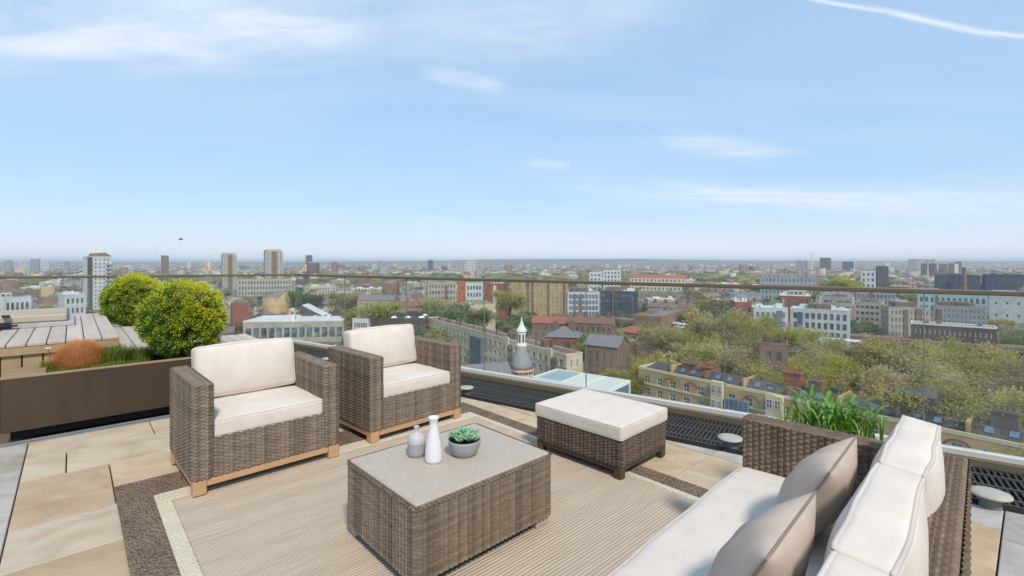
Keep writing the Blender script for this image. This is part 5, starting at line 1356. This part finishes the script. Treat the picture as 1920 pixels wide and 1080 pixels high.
for j in range(4):
    for i in range(11):
        if rr.random() < .25: continue
        p = (-107 + i * 2.9 + j * 1.0, 216 + j * 7.5 - i * .5, GZ + .02); k = rr.choice((0, 0, 1, 2))
        if k not in used: o = CAR[k]; used.add(k); o.location = p; o.rotation_euler = (0, 0, R(84)); o['label'] = LBL[k]; o['group'] = 'cars parked in the yard'
        else: dup(CAR[k], p, R(84 + rr.uniform(-3, 3)), LBL[k], 'cars parked in the yard')
HEROES.append((-92, 224, 20, math.atan2(-112, 224), math.atan2(-72, 224)))

# ---- filler: rows of houses and flats one by one
V1 = brickm('mixed_brick', srgb(150, 118, 92), srgb(172, 140, 112), rand=.22, huerand=.02)
V2 = brickm('mixed_render', srgb(200, 188, 164), srgb(212, 200, 178), rand=.15, huerand=.03)
VR = mat('mixed_roof', srgb(116, 98, 88), .85, scale=.8, col2=srgb(136, 118, 108), rand=.3, huerand=.03)
protos = []
for (nm, lb, w, d, h, bays, fl, wall, roof, rm, kw) in [
    ('terraced_row', 'row of brick terraced houses among the distant rooftops', 34, 9, 8.5, 12, 3, V1, 'gable', VR, dict(chim=5)),
    ('terraced_row', 'row of pale rendered terraced houses among the distant rooftops', 28, 9, 9.5, 10, 3, V2, 'gable', R_SLT, dict(chim=4)),
    ('brick_flats', 'flat roofed brick block of flats among the distant rooftops', 36, 13, 14, 12, 5, V1, 'flat', R_FLT, dict(frames=True)),
    ('pale_flats', 'flat roofed pale block of flats among the distant rooftops', 26, 13, 13, 9, 4, V2, 'flat', R_WHT, {}),
    ('hipped_house', 'hipped roof brick house among the distant rooftops', 13, 10, 8, 4, 2, V1, 'hip', VR, dict(chim=1)),
    ('pitched_warehouse', 'low pale roofed warehouse among the distant rooftops', 40, 20, 6.5, 8, 1, V2, 'gable', R_WHT, dict(rh=2.5)),
]:
    protos.append(block(nm, lb, 0, -400, 0, w, d, h, bays, fl, wall, roof=roof, rmat=rm, group=lb.replace('row of ', '').split(' among')[0] + ' in the city', clear=False, **kw))
rr = random.Random(21); placed = []
def where(X, Y):
    px = 960 + F * X / Y
    side = ('left of the white tower' if px < 165 else 'left of the concrete towers' if px < 418 else 'behind the armchairs' if px < 800 else
            'around the tan apartment block' if px < 1070 else 'above the plane trees' if px < 1400 else 'around the white apartments' if px < 1660 else 'at the right of the picture')
    return ('near' if Y < 330 else 'midway' if Y < 700 else 'far') + ' ' + side
def free(X, Y, r, az_=None):
    if X * RN.x + Y * RN.y < 40 and Y < 150: return False
    if Y < 190 and X > 20: return False
    for (hx, hy, hr, a, b_) in HEROES:
        if (X - hx) ** 2 + (Y - hy) ** 2 < (hr + r) ** 2: return False
        if a < 4 and az_ is None:
            q = math.atan2(X, Y); D_ = math.hypot(hx, hy); d_ = math.hypot(X, Y)
            if a - r / d_ < q < b_ + r / d_ and D_ * .62 < d_ < D_: return False
    return True
def clash(X, Y, r, lst): return any((X - x) ** 2 + (Y - y) ** 2 < (r + q) ** 2 for x, y, q in lst)
cnt = [0] * 6; first = set()
for tries in range(9000):
    if sum(cnt) >= 420: break
    Yd = math.exp(rr.uniform(math.log(165), math.log(1500))); an = rr.uniform(-.86, .86)
    X, Y = Yd * math.tan(an), Yd
    k = rr.choices(range(6), (5, 4, 2.4, 2.2, 2.4, .9))[0]
    r = (14, 12, 15, 12, 7, 18)[k]
    if not free(X, Y, r) or clash(X, Y, r, placed): continue
    placed.append((X, Y, r)); cnt[k] += 1
    rot = rr.choice((R(-38), R(-30), R(8), R(52), R(-8), R(20))) + rr.uniform(-.1, .1)
    sc = (rr.uniform(.8, 1.2), rr.uniform(.9, 1.15), rr.uniform(.82, 1.2))
    if k not in first: first.add(k); o = protos[k]; o.location = (X, Y, GZ); o.rotation_euler = (0, 0, rot); o.scale = sc
    else: o = dup(protos[k], (X, Y, GZ), rot, None, None, sc)
    base = o['label'].split(' among')[0].split(',')[0]; o['label'] = base + ', ' + where(X, Y); o['group'] = base + ', ' + where(X, Y)
# ---- filler trees one by one
rr = random.Random(33); nt_ = 0; tl = ['olive spring leafed street tree between the distant rooftops', 'green street tree between the distant rooftops', 'dark green tree between the distant rooftops']
fixed = [(700, 572, 235), (560, 545, 330), (600, 552, 320), (640, 548, 330), (1320, 572, 285), (1345, 560, 300), (1362, 565, 290), (1290, 590, 240), (955, 535, 330), (845, 570, 250), (815, 560, 290), (1120, 630, 155), (780, 620, 180), (820, 625, 172), (905, 580, 260), (1590, 512, 560), (1560, 514, 570)]
for (px, py, Y) in fixed:
    X = (px - 960) / F * Y; s = (zz(py, Y) - GZ) / 11; k = nt_ % 5; mi = (0, 1, 2, 0, 1)[k]
    make_tree('city_tree', tl[mi], CITYT[k], (X, Y, GZ), nt_, max(.5, min(s, 2)), None); nt_ += 1
    o = LAST[0]; base = ('olive spring leafed tree', 'fresh green tree', 'dark green tree')[mi]; o['label'] = base + ' among rooftops, ' + where(X, Y); o['group'] = o['label']
for tries in range(9000):
    if nt_ >= 295: break
    Yd = math.exp(rr.uniform(math.log(150), math.log(1200))); X, Y = Yd * math.tan(rr.uniform(-.86, .86)), Yd
    low = not free(X, Y, 4)
    if not free(X, Y, 4, 1) or clash(X, Y, 3.5, placed): continue
    k = rr.randrange(5); mi = (0, 1, 2, 0, 1)[k]; s = rr.uniform(.5, .75) if low else rr.uniform(.7, 1.25)
    make_tree('city_tree', tl[mi], CITYT[k], (X, Y, GZ), rr.uniform(0, 6), s, None); nt_ += 1
    o = LAST[0]; base = ('olive spring leafed tree', 'fresh green tree', 'dark green tree')[mi]; o['label'] = base + ' among rooftops, ' + where(X, Y); o['group'] = o['label']

# ---- the mass of the city further out
rng = np.random.default_rng(77)
def far_boxes(n, y0, y1, name, label, smin=7, hmax=16, wmax=26):
    Y = np.exp(rng.uniform(np.log(y0), np.log(y1), n)); X = Y * np.tan(rng.uniform(-.88, .88, n))
    keep = np.array([free(x, y, wmax / 2.4, 1 if y > 1000 else None) and not (y < 1500 and clash(x, y, 4, placed)) for x, y in zip(X, Y)]); X, Y = X[keep], Y[keep]; n = len(X)
    w = rng.uniform(smin, wmax, n) * (1 + Y / 5000); d = rng.uniform(8, 16, n); h = rng.uniform(6, hmax, n); tall = rng.random(n) < .035; h[tall] *= rng.uniform(1.6, 2.6, tall.sum())
    a = rng.choice([-.6, -.3, .2, .9, -.1], n) + rng.normal(0, .1, n); gab = np.where(rng.random(n) < .55, .25, .0) * d
    V_ = np.zeros((n, 10, 3)); c, s = np.cos(a), np.sin(a)
    for i, (sx, sy, k) in enumerate([(-1, -1, 0), (1, -1, 0), (1, 1, 0), (-1, 1, 0), (-1, -1, 1), (1, -1, 1), (1, 1, 1), (-1, 1, 1), (-1, 0, 2), (1, 0, 2)]):
        lx, ly = sx * w / 2, sy * d / 2; V_[:, i, 0] = X + lx * c - ly * s; V_[:, i, 1] = Y + lx * s + ly * c; V_[:, i, 2] = GZ + (0 if k == 0 else h if k == 1 else h + gab + .05)
    q = np.array([(0, 1, 5, 4), (2, 3, 7, 6), (1, 2, 6, 5), (3, 0, 4, 7), (4, 5, 9, 8), (6, 7, 8, 9), (4, 8, 7, 7), (5, 6, 9, 9)])
    F2 = (np.arange(n)[:, None, None] * 10 + q[None]); mi = np.zeros((n, 8), int); wm = rng.integers(0, 5, n); rm = rng.integers(5, 9, n)
    mi[:] = wm[:, None]; mi[:, 4:6] = rm[:, None]
    # triangles for the gable ends: drop the doubled corner
    tri = F2[:, 6:].reshape(-1, 4)[:, :3]; quads = F2[:, :6].reshape(-1, 4)
    tris = np.concatenate([quads[:, [0, 1, 2]], quads[:, [0, 2, 3]], tri]); mm_ = np.concatenate([mi[:, :6].ravel(), mi[:, :6].ravel(), mi[:, 6:].ravel()])
    me = npmesh(name, V_.reshape(-1, 3), tris, [B_BRN, B_CON, B_YEL, B_DRK, B_GRY, R_BRN, R_SLT, R_FLT, R_BRN], midx=mm_)
    tag(link(name, me), label, None, kind='stuff')
far_boxes(2600, 215, 1500, 'rooftops', 'packed rooftops between the houses of the middle distance', hmax=9, wmax=15)
far_boxes(4200, 1300, 5000, 'far_rooftops', 'mass of tiny rooftops fading towards the horizon', hmax=17)
def far_trees(n, y0, y1, name, label, rmin, rmax, ms):
    Y = np.exp(rng.uniform(np.log(y0), np.log(y1), n)); X = Y * np.tan(rng.uniform(-.88, .88, n))
    keep = np.array([free(x, y, 4) for x, y in zip(X, Y)]); X, Y = X[keep], Y[keep]; n = len(X)
    t0 = (1 + 5 ** .5) / 2; ico = np.array([(-1, t0, 0), (1, t0, 0), (-1, -t0, 0), (1, -t0, 0), (0, -1, t0), (0, 1, t0), (0, -1, -t0), (0, 1, -t0), (t0, 0, -1), (t0, 0, 1), (-t0, 0, -1), (-t0, 0, 1)]) / 1.9
    fi = np.array([(0, 11, 5), (0, 5, 1), (0, 1, 7), (0, 7, 10), (0, 10, 11), (1, 5, 9), (5, 11, 4), (11, 10, 2), (10, 7, 6), (7, 1, 8), (3, 9, 4), (3, 4, 2), (3, 2, 6), (3, 6, 8), (3, 8, 9), (4, 9, 5), (2, 4, 11), (6, 2, 10), (8, 6, 7), (9, 8, 1)])
    r = rng.uniform(rmin, rmax, n); sc = np.stack([r * rng.uniform(1, 2.2, n) * (1 + Y / 4000), r, r * .8], 1)
    v = ico[None] * sc[:, None] * rng.uniform(.7, 1.25, (n, 12, 1)); v[..., 0] += X[:, None]; v[..., 1] += Y[:, None]; v[..., 2] += GZ + r[:, None] * .9
    f = (np.arange(n)[:, None, None] * 12 + fi[None]).reshape(-1, 3)
    me = npmesh(name, v.reshape(-1, 3), f, ms, midx=np.repeat(rng.integers(0, len(ms), n), 20)); tag(link(name, me), label, None, kind='stuff')
far_trees(11000, 800, 5000, 'far_treetops', 'mass of distant treetops between the far rooftops', 4, 9, LEAFS)
# leaf clusters for the gardens nearer by
Y = np.exp(rng.uniform(np.log(170), np.log(1300), 3600)); X = Y * np.tan(rng.uniform(-.88, .88, 3600)); Vg, Fg, Mg, o = [], [], [], 0
for x, y in zip(X, Y):
    if not free(x, y, 3, 1) or clash(x, y, 2, placed): continue
    n = 60 if y > 400 else 160; r = rng.uniform(2, 4.2); dd = rng.normal(0, 1, (n, 3)); dd /= np.linalg.norm(dd, axis=1, keepdims=True)
    P = dd * r * rng.uniform(.5, 1, (n, 1)) * np.array([1.2, 1, .8]) + np.array([x, y, GZ + r * .8])
    v, f = leaf_quads(P, dd, None, r * .32 * np.ones(n), r * .26, rng); Vg.append(v); Fg.append(f + o); o += len(v); Mg.append(np.full(len(f), rng.integers(0, 3)))
tag(link('garden_foliage', npmesh('garden_foliage', np.concatenate(Vg), np.concatenate(Fg), LEAFS, midx=np.concatenate(Mg))), 'low garden greenery between the houses', None, kind='stuff')

# ---- tower cranes on the skyline, a bird in the sky
def crane(label, px, py, Y, ln):
    t_ = thing('tower_crane', label, 'crane', ((px - 960) / F * Y, Y, GZ), .4, 'tower cranes on the skyline'); h = zz(py, Y) - GZ
    m = MB(); m.box(-1.1, 1.1, -1.1, 1.1, 0, h); m.build('mast', T_WHT, t_)
    m = MB(); m.tube([(-ln * .3, 0, h), (0, 0, h + 1)], .9, 4); m.tube([(0, 0, h + 1), (ln, 0, h + ln * .25)], .8, 4); m.build('jib', T_WHT, t_)
crane('pale crane on the skyline left of the tan concrete towers', 392, 480, 1500, 34); crane('thin crane on the right skyline beside the dark square tower', 1522, 474, 1600, 32); crane('thin crane on the right skyline by the low dark blue slab', 1602, 484, 1600, 30)
bd = thing('bird', 'small dark bird flying in the sky above the white tower', 'bird', D(339, 449, 60), R(30))
m = MB(); m.tube([(-.28, 0, 0), (-.15, 0, .02), (.05, 0, .03), (.2, 0, .02), (.27, 0, 0)], [.02, .06, .085, .055, .015], 8); m.build('body', mat('bird_grey', srgb(96, 98, 104), .8), bd, True)
for s in (-1, 1):
    m = MB(); m.add([(.1, 0, .04), (.12, s * .25, .16), (.02, s * .55, .10), (-.08, s * .3, .13), (-.08, 0, .04), (.1, 0, .06), (.12, s * .25, .175), (.02, s * .55, .11), (-.08, s * .3, .145), (-.08, 0, .06)], [(0, 1, 2, 3, 4), (9, 8, 7, 6, 5)] + [(i, (i + 1) % 5, 5 + (i + 1) % 5, 5 + i) for i in range(5)]); m.build('wing', MATS['bird_grey'], bd)

# ---- air
hz = MB(); hz.box(-27000, 27000, -2500, 27000, GZ - 1.6, 52)
hzo = hz.build('haze', bpy.data.materials.new('haze_air'), None); tag(hzo, 'thin bluish haze over the city', None, kind='stuff')
mt_ = hzo.data.materials[0]; mt_.use_nodes = True; t = mt_.node_tree; t.nodes.clear()
vo = nn(t, 'ShaderNodeOutputMaterial'); pv = nn(t, 'ShaderNodeVolumePrincipled'); pv.inputs['Color'].default_value = (.93, .96, 1, 1); pv.inputs['Density'].default_value = 1.6e-4; pv.inputs['Anisotropy'].default_value = .1
t.links.new(pv.outputs[0], vo.inputs['Volume'])
